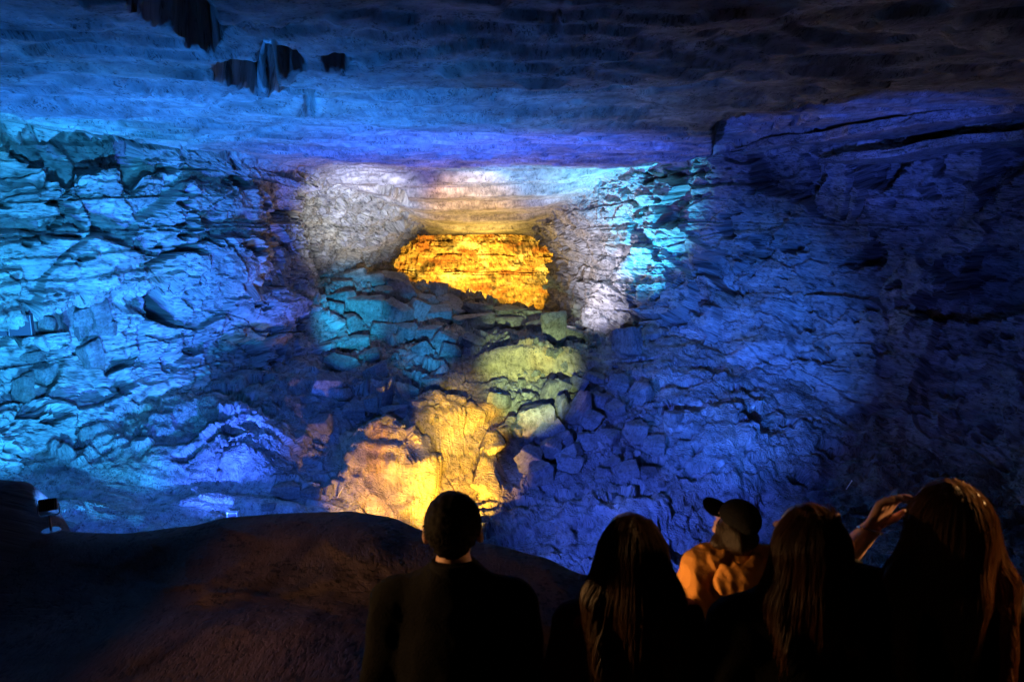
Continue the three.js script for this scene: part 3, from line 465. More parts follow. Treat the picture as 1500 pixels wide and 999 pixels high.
rubble('angular limestone block in the rubble heap beside the yellow gully', 'blocks of the rubble heap', [
  [784, 612, 52, 46, -8, 'broad dark slab standing on edge above the yellow gully'], [822, 594, 19, 42, 2, 'upright brown column-like block in the rubble heap'], [848, 592, 24, 46, 35, 'long blue block leaning beside the upright brown one'], [812, 626, 30, 24, -35], [824, 642, 30, 18, -30], [803, 572, 14, 36, 18], [817, 568, 20, 34, 35], [758, 628, 20, 16, 0], [775, 640, 14, 14, 20], [788, 634, 12, 18, 30],
  [832, 664, 44, 20, -25, 'long flat block lying at the foot of the rubble heap'], [838, 672, 36, 24, 10], [806, 652, 26, 26, 40], [772, 668, 30, 34, 30], [790, 690, 34, 30, -10], [866, 610, 26, 24, 30], [880, 585, 28, 22, 10], [900, 600, 30, 20, -10], [862, 640, 34, 28, 0], [890, 640, 30, 26, 20], [905, 560, 26, 22, 20], [870, 555, 30, 20, 30], [845, 560, 24, 20, 20],
  [884, 690, 26, 16, 0], [918, 690, 38, 22, -8, 'pale rounded block lying on the blue talus'], [950, 690, 28, 14, 0], [930, 630, 34, 30, 10], [960, 650, 30, 22, 0], [985, 610, 26, 20, 10], [940, 570, 30, 26, 5]], 14);
rubble('dark angular boulder on the sill of the passage', 'boulders on the passage sill', [
  [592, 424, 38, 34, -14, 'large dark boulder standing against the golden back wall'], [641, 424, 22, 26, 12, 'brown upright boulder against the golden back wall'], [664, 428, 20, 18, 5], [704, 438, 12, 9, 0], [572, 412, 44, 26, 10], [540, 408, 46, 18, 4], [520, 402, 30, 16, 0], [618, 440, 36, 20, 8], [560, 430, 30, 18, 0], [660, 446, 48, 16, 4], [700, 452, 44, 18, 3], [745, 456, 50, 14, 8], [780, 462, 30, 14, 6], [690, 468, 60, 18, 0], [740, 470, 50, 16, 3], [640, 460, 44, 20, 6], [500, 415, 30, 18, 0]], 26);
rubble('blue-lit broken block in the scree below the passage wall', 'scree blocks below the passage wall', [
  [540, 450, 54, 34, 8, 'big cracked block in the scree below the passage wall'], [500, 438, 36, 26, 0], [486, 455, 30, 34, 15], [512, 470, 34, 24, 0], [578, 458, 40, 40, 20], [608, 452, 30, 34, 30], [562, 478, 36, 20, 0], [598, 482, 30, 16, 5], [630, 488, 34, 22, 0], [650, 498, 30, 28, 30], [618, 508, 28, 16, 0], [660, 512, 34, 20, 10], [690, 500, 36, 14, 15], [820, 480, 40, 22, 10], [790, 478, 30, 18, 0], [840, 490, 26, 18, 20], [470, 480, 30, 28, 0], [520, 500, 40, 18, 0], [500, 530, 40, 20, 5], [550, 545, 40, 24, -20], [480, 560, 40, 30, 10], [545, 520, 30, 16, 0]], 22);
rubble('stone block beside the brown clay mound', 'stones above the brown clay mound', [
  [562, 575, 14, 42, 12, 'thin upright stone above the brown clay mound'], [590, 575, 12, 34, -25, 'thin leaning stone above the brown clay mound'], [575, 600, 40, 16, 0], [610, 592, 30, 18, 0], [545, 590, 26, 22, 0], [602, 572, 20, 18, 0], [640, 560, 34, 18, 8], [520, 600, 30, 20, 0], [470, 620, 34, 24, 0], [440, 640, 30, 20, 0], [500, 575, 24, 18, 0]], 16);
rubble('rock lying on the smooth slabs behind the bank', 'rocks on the slabs', [[392, 742, 24, 10, 0], [30, 735, 40, 20, 0], [420, 716, 40, 18, 10], [95, 772, 36, 10, 0], [455, 722, 30, 14, 20], [480, 715, 16, 20, 20]], 12);
// rocks lodged in the hollow under the overhanging wall
for (const [x, y, w, h, roll = 0] of [[66, 472, 20, 20], [88, 462, 20, 26, 8], [118, 456, 30, 26], [145, 464, 28, 34, 10], [110, 484, 12, 26, 8], [130, 478, 24, 22], [150, 480, 22, 16], [58, 546, 30, 26], [24, 572, 26, 34, 10], [34, 552, 18, 20], [132, 520, 28, 34, 8], [44, 522, 26, 16]]) {
  const q = hitShell(x, y, 14, 22), s = -q.z / F; boulder('rounded rock lodged under the overhang of the pale bulging wall', 'rocks lodged under the overhang', q.add(new THREE.Vector3(0.1, -h * s * 0.3, 0.05)), w * s * 1.1, h * s * 1.1, w * s * 1.1, roll * Math.PI / 180, 0.3);
}
// rocks that screen the floodlights inside the passage from the spectators
function screenRock(p, w = 0.7, h = 0.6) { const d = new THREE.Vector3(0 - p[0], 0, 0 - p[2]).normalize(); boulder('rock standing in front of a floodlight in the passage', 'rocks screening the lamps', new THREE.Vector3(p[0] + d.x * 0.45, p[1], p[2] + d.z * 0.45), w, h, 0.5, 0, 0.15); }
// uncountable broken stone over the scree
{
  const r = rng(77), list = [], m = new THREE.Matrix4(), q = new THREE.Quaternion(), e = new THREE.Euler();
  const zones = [[470, 660, 420, 540, 420], [760, 960, 540, 690, 420], [470, 640, 560, 620, 150], [620, 820, 440, 500, 200], [780, 880, 470, 520, 160], [860, 1100, 560, 740, 90], [300, 460, 600, 700, 60]];
  const small = new THREE.InstancedMesh(boulderGeo(999, 0.5, 0.5, 0.5, 0, 2), boulderMat, zones.reduce((s, z) => s + z[4], 0)); let k = 0;
  for (const [x0, x1, y0, y1, n] of zones) for (let i = 0; i < n; i++) { const x = lerp(x0, x1, r()), y = lerp(y0, y1, r()), p = hitFloor(x, y, 13, 40), s = (0.06 + 0.26 * r() ** 3) ; p.y = floorH(p.x, p.z) + s * 0.12; e.set(r() * 6, r() * 6, r() * 6); m.compose(p, q.setFromEuler(e), new THREE.Vector3(s * (0.8 + r()), s * (0.5 + r() * 0.6), s * (0.8 + r() * 0.6))); small.setMatrixAt(k++, m); }
  shade(small).name = 'scree_stones'; small.userData = { kind: 'stuff', label: 'small broken stones strewn over the scree and talus', category: 'rubble' }; scene.add(small);
}
// ---------------------------------------------------------------- the show lighting: floodlights on the cave floor, each a fitting with its own light
const lampBlack = new THREE.MeshStandardMaterial({ color: new THREE.Color(0.03, 0.03, 0.035), roughness: 0.5, metalness: 0.3 });
const lampSteel = new THREE.MeshStandardMaterial({ color: new THREE.Color(0.45, 0.45, 0.47), roughness: 0.35, metalness: 1 });
const housingGeo = (() => { const p = [new RoundedBoxGeometry(0.17, 0.13, 0.10, 2, 0.012)]; for (let i = -3; i <= 3; i++) { const f = new THREE.BoxGeometry(0.006, 0.11, 0.04); f.translate(i * 0.022, 0, 0.065); p.push(f.toNonIndexed()); } return mergeGeometries(p.map((g) => (g.index ? g.toNonIndexed() : g))); })();
const yokeGeo = (() => { const c = new THREE.CatmullRomCurve3([[-0.1, 0, 0], [-0.1, -0.1, 0], [-0.085, -0.12, 0], [0, -0.125, 0], [0.085, -0.12, 0], [0.1, -0.1, 0], [0.1, 0, 0]].map((p) => new THREE.Vector3(...p))); return new THREE.TubeGeometry(c, 28, 0.008, 6); })();
const stakeGeo = (() => { const a = new THREE.CylinderGeometry(0.011, 0.011, 0.14, 8); a.translate(0, 0.075, 0); const b = new THREE.CylinderGeometry(0.07, 0.08, 0.014, 16); b.translate(0, 0.007, 0); return mergeGeometries([a, b]); })();
const lensGeo = new RoundedBoxGeometry(0.145, 0.105, 0.008, 2, 0.004), bezelGeo = (() => { const s = new THREE.Shape(); s.moveTo(-0.085, -0.065); s.lineTo(0.085, -0.065); s.lineTo(0.085, 0.065); s.lineTo(-0.085, 0.065); s.closePath(); const h = new THREE.Path(); h.moveTo(-0.073, -0.053); h.lineTo(-0.073, 0.053); h.lineTo(0.073, 0.053); h.lineTo(0.073, -0.053); h.closePath(); s.holes.push(h); return new THREE.ExtrudeGeometry(s, { depth: 0.012, bevelEnabled: false }); })();
const tallStand = (h) => { const a = new THREE.CylinderGeometry(0.013, 0.013, 0.14 + h, 8); a.translate(0, 0.075 + h / 2, 0); const b = new THREE.CylinderGeometry(0.09, 0.1, 0.014, 16); b.translate(0, 0.007, 0); return mergeGeometries([a, b]); };
function floodlight(label, pos, target, rgb, candela, degrees, penumbra, post = 0, size = 4, group = 'floodlights of the light show') {
  const o = thing('floodlight', label, 'floodlight', pos, group);
  const hy = 0.27 + post, st = part('stand', post ? tallStand(post) : stakeGeo, lampSteel, o);
  const head = new THREE.Group(); head.name = 'head'; head.position.set(0, hy, 0); o.add(head);
  const t = new THREE.Vector3(...target), w = new THREE.Vector3(pos[0], pos[1] + hy, pos[2]), dir = t.clone().sub(w).normalize();
  part('yoke', yokeGeo, lampSteel, o).position.set(0, hy, 0); o.children[2].rotation.y = Math.atan2(-dir.x, -dir.z);
  head.quaternion.setFromUnitVectors(new THREE.Vector3(0, 0, -1), dir);
  head.rotation.set(Math.asin(dir.y), Math.atan2(-dir.x, -dir.z), 0, 'YXZ');
  part('housing', housingGeo, lampBlack, head);
  const bz = part('bezel', bezelGeo, lampBlack, head); bz.position.z = -0.066;
  const glow = new THREE.MeshStandardMaterial({ color: 0x111111, emissive: new THREE.Color(...rgb), emissiveIntensity: 3, roughness: 0.3 });
  const lens = part('lens', lensGeo, glow, head); lens.position.z = -0.053; lens.castShadow = false;
  const L = new THREE.SpotLight(new THREE.Color(...rgb), candela, 0, degrees * Math.PI / 180, penumbra, 2);
  L.name = 'beam'; L.position.copy(w).addScaledVector(dir, 0.1); L.target.position.copy(t); L.castShadow = true; L.shadow.radius = size; L.shadow.mapSize.set(1024, 1024);
  scene.add(L); scene.add(L.target);
  return o;
}
const BLUE = [0.05, 0.12, 1], CYAN = [0.025, 0.38, 1], AQUA = [0.03, 0.5, 1], WHITE = [0.85, 0.8, 1], GOLD = [1, 0.6, 0.09], AMBER = [1, 0.52, 0.18];
const v = (p) => [p.x, p.y, p.z];
const onFloor = (x, d) => [x, floorH(x, -d) - 0.02, -d];
const onBank = (x, d) => [x, bankH(x, d) - 0.02, -d];
const tgt = (x, y, d) => at(x, y, d).toArray();
floodlight('black floodlight standing on top of the clay bank', v(at(74, 778, 5.35)), tgt(200, 760, 15), [0.03, 0.2, 1], 40, 22, 1, 0.04).scale.setScalar(0.7);
floodlight('floodlight on the back of the bank aimed at the pale bulging wall', onBank(-3.6, 6.5), tgt(30, 390, 18.4), CYAN, 1050, 25, 1);
floodlight('floodlight on the cave floor below the slabs grazing the pale bulging wall', onFloor(-8.2, 13.4), [-12.2, -0.8, -17.6], CYAN, 650, 52, 1);
floodlight('floodlight on the cave floor behind the bank throwing blue onto the ceiling', onFloor(-6.4, 13), [-5.4, 4.4, -14], [0.02, 0.22, 1], 850, 48, 1);
floodlight('floodlight on the back of the bank aimed at the smooth slabs', onBank(-3.0, 6.3), tgt(320, 715, 17), [0.035, 0.14, 1], 560, 32, 1);
floodlight('floodlight by the slabs aimed along the wall to the passage mouth', onFloor(-6.4, 14.4), [-9.4, 0.6, -23], [0.04, 0.13, 1], 850, 36, 1);
floodlight('floodlight on the back of the bank aimed across the talus', onBank(-2.4, 6.4), tgt(960, 700, 20.3), BLUE, 1500, 18, 1);
floodlight('floodlight on the back of the bank aimed at the dark blocky wall', onBank(3.2, 6.3), tgt(1290, 380, 22), BLUE, 150, 24, 1);
floodlight('floodlight on the back of the bank aimed at the sloping wall foot', onBank(2.0, 6.3), tgt(1070, 500, 24.5), [0.03, 0.17, 1], 2100, 15, 1);
floodlight('floodlight in the middle of the cave floor washing the far ceiling', onFloor(-1.5, 14.5), [-0.5, 4.2, -22], BLUE, 1200, 38, 1);
floodlight('floodlight on the back of the bank aimed at the cracked scree block', onBank(-1.5, 6.3), tgt(515, 455, 30), AQUA, 5000, 4.4, 1);
floodlight('floodlight on the back of the bank aimed at the lower scree', onBank(-1.1, 6.3), tgt(620, 495, 28), [0.04, 0.4, 1], 3200, 4.2, 1);
floodlight('floodlight under the passage corner shining up it', onFloor(4.2, 26.4), [4.7, 2.2, -28.8], AQUA, 620, 36, 1, 0.3);
floodlight('floodlight on the cave floor aimed at the ceiling edge over the passage', onFloor(-0.4, 23), [0.6, 4.1, -28.4], [0.2, 0.6, 1], 520, 24, 1);
floodlight('floodlight on the back of the bank throwing white light into the passage', onBank(-0.5, 6.3), tgt(530, 310, 31), [0.8, 0.84, 0.9], 6000, 7.5, 1);
floodlight('floodlight on the back of the bank throwing cream light onto the stepped ceiling', onBank(-0.2, 6.3), tgt(690, 305, 33), [1, 0.58, 0.17], 7500, 6, 1);
floodlight('floodlight by the pale rock throwing white light on the passage side', onFloor(1.6, 28.6), [3.9, 0.8, -31], WHITE, 110, 60, 1);
floodlight('floodlight on the back of the bank throwing white light on the passage side', onBank(0.4, 6.3), tgt(865, 380, 31), [0.8, 0.78, 1], 3800, 4.8, 1);
floodlight('floodlight on the back of the bank aimed at the ledges under the roof', onBank(2.8, 6.3), tgt(1290, 190, 21), BLUE, 700, 12, 1);
floodlight('floodlight in the passage behind the sill aimed at the stepped ceiling', onFloor(-1.6, 38.8), [-1.4, 3, -34], GOLD, 190, 70, 1, 0.6);
floodlight('floodlight below the sill aimed at the ochre back wall', onFloor(-4.2, 41.6), [-4.2, 0.6, -46.2], GOLD, 620, 62, 1);
floodlight('floodlight below the sill aimed at the end of the back wall', onFloor(0.2, 41.6), [0.2, 0.2, -46.2], GOLD, 600, 62, 1);
floodlight('floodlight at the mouth of the gully throwing yellow up it', onFloor(-1.5, 16.8), tgt(660, 640, 21), [1, 0.55, 0.05], 260, 46, 1, 0.2);
floodlight('floodlight at the foot of the brown clay mound', onFloor(-3.3, 16.0), tgt(545, 725, 19), [1, 0.5, 0.05], 85, 44, 1, 0.1);
floodlight('floodlight on the back of the bank throwing yellow down the gully', onBank(-0.9, 6.3), tgt(675, 625, 21.4), [1, 0.66, 0.09], 2100, 6, 1);
floodlight('floodlight on the back of the bank aimed at the pale rock at the gully head', onBank(-0.3, 6.3), tgt(775, 535, 25.4), [0.75, 1, 0.4], 3200, 6.5, 1);
floodlight('path light on a post beside the spectators', [-2.7, 0, -2.35], [-0.05, 1.2, -2.3], AMBER, 24, 14.5, 1, 1.6);
floodlight('path light on a post in front of the short-haired person', [-0.06, 0, -2.78], [0.95, 0.95, -2.6], AMBER, 4.5, 34, 1, 0.6);
floodlight('path light on a post in front of the auburn-haired person', [0.86, 0, -2.6], [1.35, 1.1, -2.0], AMBER, 3, 34, 1, 0.6);
floodlight('path light on a post shining down on the bank', [-3.9, 0.0, 0.2], [-0.9, 0.28, -4.9], [1, 0.56, 0.36], 27, 15, 1, 1.5);
floodlight('path light on a post past the last spectator', [2.9, 0, -2.3], [1.15, 1.2, -1.9], AMBER, 50, 20, 1, 1.9);
for (const p of [onFloor(4.2, 26.4), onFloor(1.6, 28.6)]) screenRock(p, 1.1, 1.0);
screenRock(onFloor(-0.4, 23), 0.7, 0.5);
// ---------------------------------------------------------------- fittings left standing in the cave
{
  const paint = new THREE.MeshStandardMaterial({ color: new THREE.Color(0.07, 0.055, 0.08), roughness: 0.6, metalness: 0.2 }), edge = new THREE.MeshStandardMaterial({ color: new THREE.Color(0.35, 0.3, 0.34), roughness: 0.4, metalness: 0.5 });
  const p = at(32, 491, 18.4), c = thing('equipment_cabinet', 'plain square metal cabinet tucked under the overhang of the pale bulging wall', 'cabinet', [p.x, p.y, p.z]); c.rotation.y = 0.35;
  const b = new RoundedBoxGeometry(0.5, 0.52, 0.3, 2, 0.012); b.translate(0, 0.27, 0); part('body', b, paint, c);
  const d = new RoundedBoxGeometry(0.44, 0.46, 0.02, 2, 0.006); d.translate(0, 0.27, 0.158); const door = part('door', d, paint, c); const h = new THREE.CylinderGeometry(0.008, 0.008, 0.09, 8); h.translate(-0.18, 0.27, 0.185); part('handle', h, edge, door);
  for (const s of [-1, 1]) { const e = new THREE.BoxGeometry(0.018, 0.5, 0.018); e.translate(s * 0.244, 0.27, 0.152); part('corner_strip', e, edge, c); }
  const q = at(5, 492, 18.4), c2 = thing('equipment_cabinet', 'narrow metal cabinet beside the square one under the overhang', 'cabinet', [q.x, q.y, q.z]); c2.rotation.y = 0.35;
  const b2 = new RoundedBoxGeometry(0.2, 0.42, 0.26, 2, 0.012); b2.translate(0, 0.22, 0); part('body', b2, paint, c2); const d2 = new RoundedBoxGeometry(0.15, 0.36, 0.02, 2, 0.006); d2.translate(0, 0.22, 0.138); part('door', d2, paint, c2);
}
{
  const bright = new THREE.MeshStandardMaterial({ color: new THREE.Color(0.75, 0.78, 0.8), roughness: 0.3, metalness: 0.7 }), dark = new THREE.MeshStandardMaterial({ color: new THREE.Color(0.05, 0.05, 0.06), roughness: 0.5 });
  const f = hitFloor(342, 763, 12, 30), o = thing('cable_box', 'small dark box between two bright metal plates on the smooth slabs', 'electrical box', [f.x, f.y + 0.02, f.z]);
  const b = new RoundedBoxGeometry(0.2, 0.16, 0.14, 2, 0.01); b.translate(0, 0.11, 0); part('body', b, dark, o);
  for (const s of [-1, 1]) { const e = new RoundedBoxGeometry(0.025, 0.22, 0.16, 1, 0.005); e.translate(s * 0.115, 0.12, 0.01); part('side_plate', e, bright, o); }
  const l = new RoundedBoxGeometry(0.21, 0.012, 0.15, 1, 0.004); l.translate(0, 0.198, 0); part('lid', l, bright, o);
  for (const [x, y, len, label, wall] of [[1240, 712, 0.26, 'thin pale marker rod standing at the foot of the sloping wall'], [1103, 593, 0.24, 'thin pale marker rod standing on the upper talus'], [494, 724, 0.3, 'short white tag on a peg at the edge of the brown clay mound']]) {
    const t = hitFloor(x, y + 6, 12, 30), r = thing('marker_rod', label, 'marker', [t.x, t.y + 0.02, t.z]); const g = new THREE.CylinderGeometry(0.012, 0.012, len, 8); g.translate(0, len / 2, 0); const s = part('rod', g, bright, r); s.rotation.z = -0.5; const cap = new THREE.CylinderGeometry(0.018, 0.018, 0.04, 8); cap.translate(0, len + 0.01, 0); const cc = part('cap', cap, bright, r); cc.rotation.z = -0.5;
  }
}
// ---------------------------------------------------------------- people: distance fields meshed with surface nets
function surfaceNets(f, lo, hi, cell) {
  const nx = Math.ceil((hi[0] - lo[0]) / cell) + 1, ny = Math.ceil((hi[1] - lo[1]) / cell) + 1, nz = Math.ceil((hi[2] - lo[2]) / cell) + 1, D = new Float32Array(nx * ny * nz), at3 = (i, j, k) => (k * ny + j) * nx + i;
  for (let k = 0; k < nz; k++) for (let j = 0; j < ny; j++) for (let i = 0; i < nx; i++) D[at3(i, j, k)] = f(lo[0] + i * cell, lo[1] + j * cell, lo[2] + k * cell);
  const V = new Int32Array(nx * ny * nz).fill(-1), pos = [], idx = [];
  for (let k = 0; k < nz - 1; k++) for (let j = 0; j < ny - 1; j++) for (let i = 0; i < nx - 1; i++) {
    let neg = 0, sx = 0, sy = 0, sz = 0, c = 0; const q = []; for (let a = 0; a < 8; a++) { const d = D[at3(i + (a & 1), j + ((a >> 1) & 1), k + (a >> 2))]; q.push(d); if (d < 0) neg++; }
    if (!neg || neg === 8) continue;
    for (let a = 0; a < 8; a++) for (const b of [1, 2, 4]) if (!(a & b)) { const d0 = q[a], d1 = q[a | b]; if ((d0 < 0) !== (d1 < 0)) { const t = d0 / (d0 - d1); sx += (a & 1) + (b === 1 ? t : 0); sy += ((a >> 1) & 1) + (b === 2 ? t : 0); sz += (a >> 2) + (b === 4 ? t : 0); c++; } }
    V[at3(i, j, k)] = pos.length / 3; pos.push(lo[0] + (i + sx / c) * cell, lo[1] + (j + sy / c) * cell, lo[2] + (k + sz / c) * cell);
  }
  const quad = (a, b, c, d, flip) => { if (a < 0 || b < 0 || c < 0 || d < 0) return; if (flip) idx.push(a, c, b, a, d, c); else idx.push(a, b, c, a, c, d); };
  for (let k = 1; k < nz - 1; k++) for (let j = 1; j < ny - 1; j++) for (let i = 1; i < nx - 1; i++) {
    const s = D[at3(i, j, k)] < 0;
    if (s !== (D[at3(i + 1, j, k)] < 0)) quad(V[at3(i, j - 1, k - 1)], V[at3(i, j, k - 1)], V[at3(i, j, k)], V[at3(i, j - 1, k)], !s);
    if (s !== (D[at3(i, j + 1, k)] < 0)) quad(V[at3(i - 1, j, k - 1)], V[at3(i - 1, j, k)], V[at3(i, j, k)], V[at3(i, j, k - 1)], !s);
    if (s !== (D[at3(i, j, k + 1)] < 0)) quad(V[at3(i - 1, j - 1, k)], V[at3(i, j - 1, k)], V[at3(i, j, k)], V[at3(i - 1, j, k)], !s);
  }
  const g = new THREE.BufferGeometry(); g.setAttribute('position', new THREE.Float32BufferAttribute(pos, 3)); g.setIndex(idx); g.computeVertexNormals(); return g;
}
const capsule = (ax, ay, az, ra, bx, by, bz, rb) => { const ex = bx - ax, ey = by - ay, ez = bz - az, L = 1 / (ex * ex + ey * ey + ez * ez); return (x, y, z) => { const t = clamp(((x - ax) * ex + (y - ay) * ey + (z - az) * ez) * L); return Math.hypot(x - ax - ex * t, y - ay - ey * t, z - az - ez * t) - lerp(ra, rb, t); }; };
const ellipsoid = (cx, cy, cz, rx, ry, rz) => (x, y, z) => { const a = Math.hypot((x - cx) / rx, (y - cy) / ry, (z - cz) / rz); return (a - 1) * Math.min(rx, ry, rz) * (0.5 + 0.5 * a > 1.5 ? 1.5 : 1); };
const smin = (a, b, k) => { const h = clamp(0.5 + 0.5 * (b - a) / k); return lerp(b, a, h) - k * h * (1 - h); };
const union = (list, k) => (x, y, z) => { let d = 9; for (const f of list) d = smin(d, f(x, y, z), k); return d; };
const skin = new THREE.MeshPhysicalMaterial({ color: new THREE.Color(0.48, 0.27, 0.19), roughness: 0.55, sheen: 0.2 });
const cloth = (r, g, b, rough = 0.95) => { const t = grainTex.clone(); t.repeat.set(9, 9); t.needsUpdate = true; return new THREE.MeshPhysicalMaterial({ color: new THREE.Color(r, g, b), roughness: rough, specularIntensity: 0.08, bumpMap: t, bumpScale: 0.004 }); };
const hairMat = (r, g, b) => new THREE.MeshPhysicalMaterial({ color: new THREE.Color(r, g, b), roughness: 0.42, specularIntensity: 0.6 });
function planarUV(g) { const p = g.attributes.position, uv = new Float32Array(p.count * 2); for (let i = 0; i < p.count; i++) uv.set([p.getX(i) + p.getZ(i) * 0.7, p.getY(i)], i * 2); g.setAttribute('uv', new THREE.BufferAttribute(uv, 2)); return g; }
// arms: for each side shoulder -> elbow -> wrist -> finger direction (unit metres of a 1.75 m figure)
const ARM_DOWN = (s) => ({ sh: [s * 0.185, 1.385, 0.0], el: [s * 0.25, 1.1, 0.03], wr: [s * 0.235, 0.86, -0.06], dir: [0, -1, -0.1], thumb: [0, -0.5, -1] });
function figure(o) {
  const s = o.height / 1.75, girth = o.girth ?? 1, arms = [o.armL ?? ARM_DOWN(-1), o.armR ?? ARM_DOWN(1)], sw = o.shoulders ?? 1;
  for (const a of arms) a.sh = [a.sh[0] * sw, a.sh[1], a.sh[2]];
  const torso = union([ellipsoid(0, 1.27, 0.0, 0.165 * sw * girth, 0.19, 0.105 * girth), ellipsoid(0, 1.1, -0.005, 0.145 * girth, 0.2, 0.1 * girth), ellipsoid(0, 0.93, 0, 0.165 * girth, 0.14, 0.115 * girth), capsule(-0.155 * sw, 1.385, 0, 0.048, 0, 1.42, 0.01, 0.055), capsule(0.155 * sw, 1.385, 0, 0.048, 0, 1.42, 0.01, 0.055), capsule(0, 1.4, 0.01, 0.075, 0, 1.49, 0.005, 0.054)], 0.06);
  const arm = arms.map((a) => union([capsule(...a.sh, 0.054 * girth, ...a.el, 0.042 * girth), capsule(...a.el, 0.042 * girth, ...a.wr, 0.027)], 0.02));
  const leg = [-1, 1].map((q) => union([capsule(q * 0.085, 0.9, 0, 0.088, q * 0.1, 0.5, -0.01, 0.056), capsule(q * 0.1, 0.5, -0.01, 0.056, q * 0.105, 0.09, 0.02, 0.04)], 0.02)), foot = [-1, 1].map((q) => capsule(q * 0.105, 0.045, 0.03, 0.042, q * 0.115, 0.032, -0.15, 0.033));
  const neck = capsule(0, 1.45, 0.01, 0.058, 0, 1.58, 0.0, 0.053), T = union([torso, ...arm, neck], 0.045), body = (x, y, z) => smin(T(x, y, z), Math.min(leg[0](x, y, z), leg[1](x, y, z), foot[0](x, y, z), foot[1](x, y, z)), 0.03);
  // head with brow, nose, lips, chin and ears, built about (0, 1.64, 0), then turned
  const H = 1.645, head = union([ellipsoid(0, H + 0.018, 0.012, 0.074, 0.092, 0.092), ellipsoid(0, H - 0.045, -0.03, 0.056, 0.07, 0.062), capsule(-0.022, H - 0.095, -0.07, 0.016, 0.022, H - 0.095, -0.07, 0.016)], 0.03);
  const face = union([head, capsule(0, H + 0.008, -0.086, 0.009, 0, H - 0.03, -0.105, 0.014), capsule(-0.018, H - 0.06, -0.09, 0.007, 0.018, H - 0.06, -0.09, 0.007), capsule(-0.045, H + 0.022, -0.074, 0.01, 0.045, H + 0.022, -0.074, 0.01)], 0.012);
  const eyes = (x, y, z) => Math.hypot(Math.abs(x) - 0.031, y - H, z + 0.09) - 0.013, earF = (q) => { const e = ellipsoid(q * 0.079, H - 0.012, 0.012, 0.011, 0.032, 0.019), c = ellipsoid(q * 0.09, H - 0.008, 0.008, 0.009, 0.02, 0.01); return (x, y, z) => Math.max(e(x, y, z), -c(x, y, z)); }, ears = [earF(-1), earF(1)];
  const headF = (x, y, z) => smin(Math.max(face(x, y, z), -eyes(x, y, z)), Math.min(ears[0](x, y, z), ears[1](x, y, z)), 0.008), yw = o.headYaw ?? 0, pt = o.headPitch ?? 0;
  const turn = new THREE.Matrix4().makeTranslation(0, H - 0.09, 0).multiply(new THREE.Matrix4().makeScale(1.14, 1.06, 1.12)).multiply(new THREE.Matrix4().makeRotationFromEuler(new THREE.Euler(pt, yw, o.headRoll ?? 0, 'YXZ'))).multiply(new THREE.Matrix4().makeTranslation(0, -(H - 0.09), 0));
  const hands = arms.map((a, i) => {                       // palm, four fingers of unequal length with two bends, a thumb from the side
    const d = new THREE.Vector3(...a.dir).normalize(), th = new THREE.Vector3(...a.thumb), w = new THREE.Vector3(...a.wr); th.addScaledVector(d, -th.dot(d)).normalize(); const n = new THREE.Vector3().crossVectors(d, th).multiplyScalar(i ? 1 : -1), curl = a.curl ?? 0.35, F3 = [];
    const pt3 = (u, b, c) => w.clone().addScaledVector(d, u).addScaledVector(th, b).addScaledVector(n, c), seg = (A, B, ra, rb) => F3.push(capsule(A.x, A.y, A.z, ra, B.x, B.y, B.z, rb));
    for (const b of [-0.026, -0.009, 0.009, 0.026]) seg(pt3(0.01, b * 0.6, 0), pt3(0.085, b, 0), 0.016, 0.012);
    [[-0.03, 0.055], [-0.01, 0.07], [0.011, 0.076], [0.031, 0.068]].forEach(([b, L], q) => { let A = pt3(0.085, b, 0), ang = curl * (1.1 - q * 0.1); for (let k = 0; k < 3; k++) { const l = L * [0.45, 0.32, 0.23][k], B = A.clone().addScaledVector(d, Math.cos(ang) * l).addScaledVector(n, Math.sin(ang) * l); seg(A, B, 0.0092 - k * 0.0012, 0.0085 - k * 0.0012); A = B; ang += curl; } });
    const t0 = pt3(0.02, 0.02, 0.006), t1 = pt3(0.052, 0.05, 0.016), t2 = pt3(0.08, 0.058, 0.024); seg(t0, t1, 0.014, 0.011); seg(t1, t2, 0.0105, 0.008);
    const f = union(F3, 0.006), lo = [w.x - 0.14, w.y - 0.2, w.z - 0.2], hi = [w.x + 0.14, w.y + 0.2, w.z + 0.2]; return surfaceNets(f, lo, hi, 0.005);
  });
  const G = thing('person', o.label, 'person', [o.at[0], 0, o.at[1]], 'spectators watching the light show'); G.rotation.y = o.yaw ?? 0; G.scale.setScalar(s);
  const hg = surfaceNets(headF, [-0.12, 1.47, -0.15], [0.12, 1.79, 0.15], 0.006); hg.applyMatrix4(turn);
  part('body', planarUV(mergeGeometries([surfaceNets(body, [-0.5, -0.02, -0.3], [0.5, 1.66, 0.25], 0.014), hg, ...hands].map((g) => { g.deleteAttribute('uv'); return g; }))), skin, G);
  // clothes: the body inflated, with hanging folds, ended at hem, cuffs and neckline
  const fa = o.folds ?? 1, folds = (x, y, z) => fa * 0.012 * n3(x * 9, y * 5 + (o.seed ?? 0), z * 9) + fa * 0.009 * (ridge(x * 7 + y * 4, y * 3, z * 7 + (o.seed ?? 0), 3) - 0.5);
  const thick = o.thick ?? 0.02, sl = o.sleeve ?? [0.97, 0.97];
  const sleeves = arms.map((a, i) => { const e = lerp3(a.el, a.wr, sl[i]); return union([capsule(...a.sh, 0.066 * girth, ...a.el, 0.056 * girth), capsule(...a.el, 0.056 * girth, ...e, 0.038)], 0.02); });
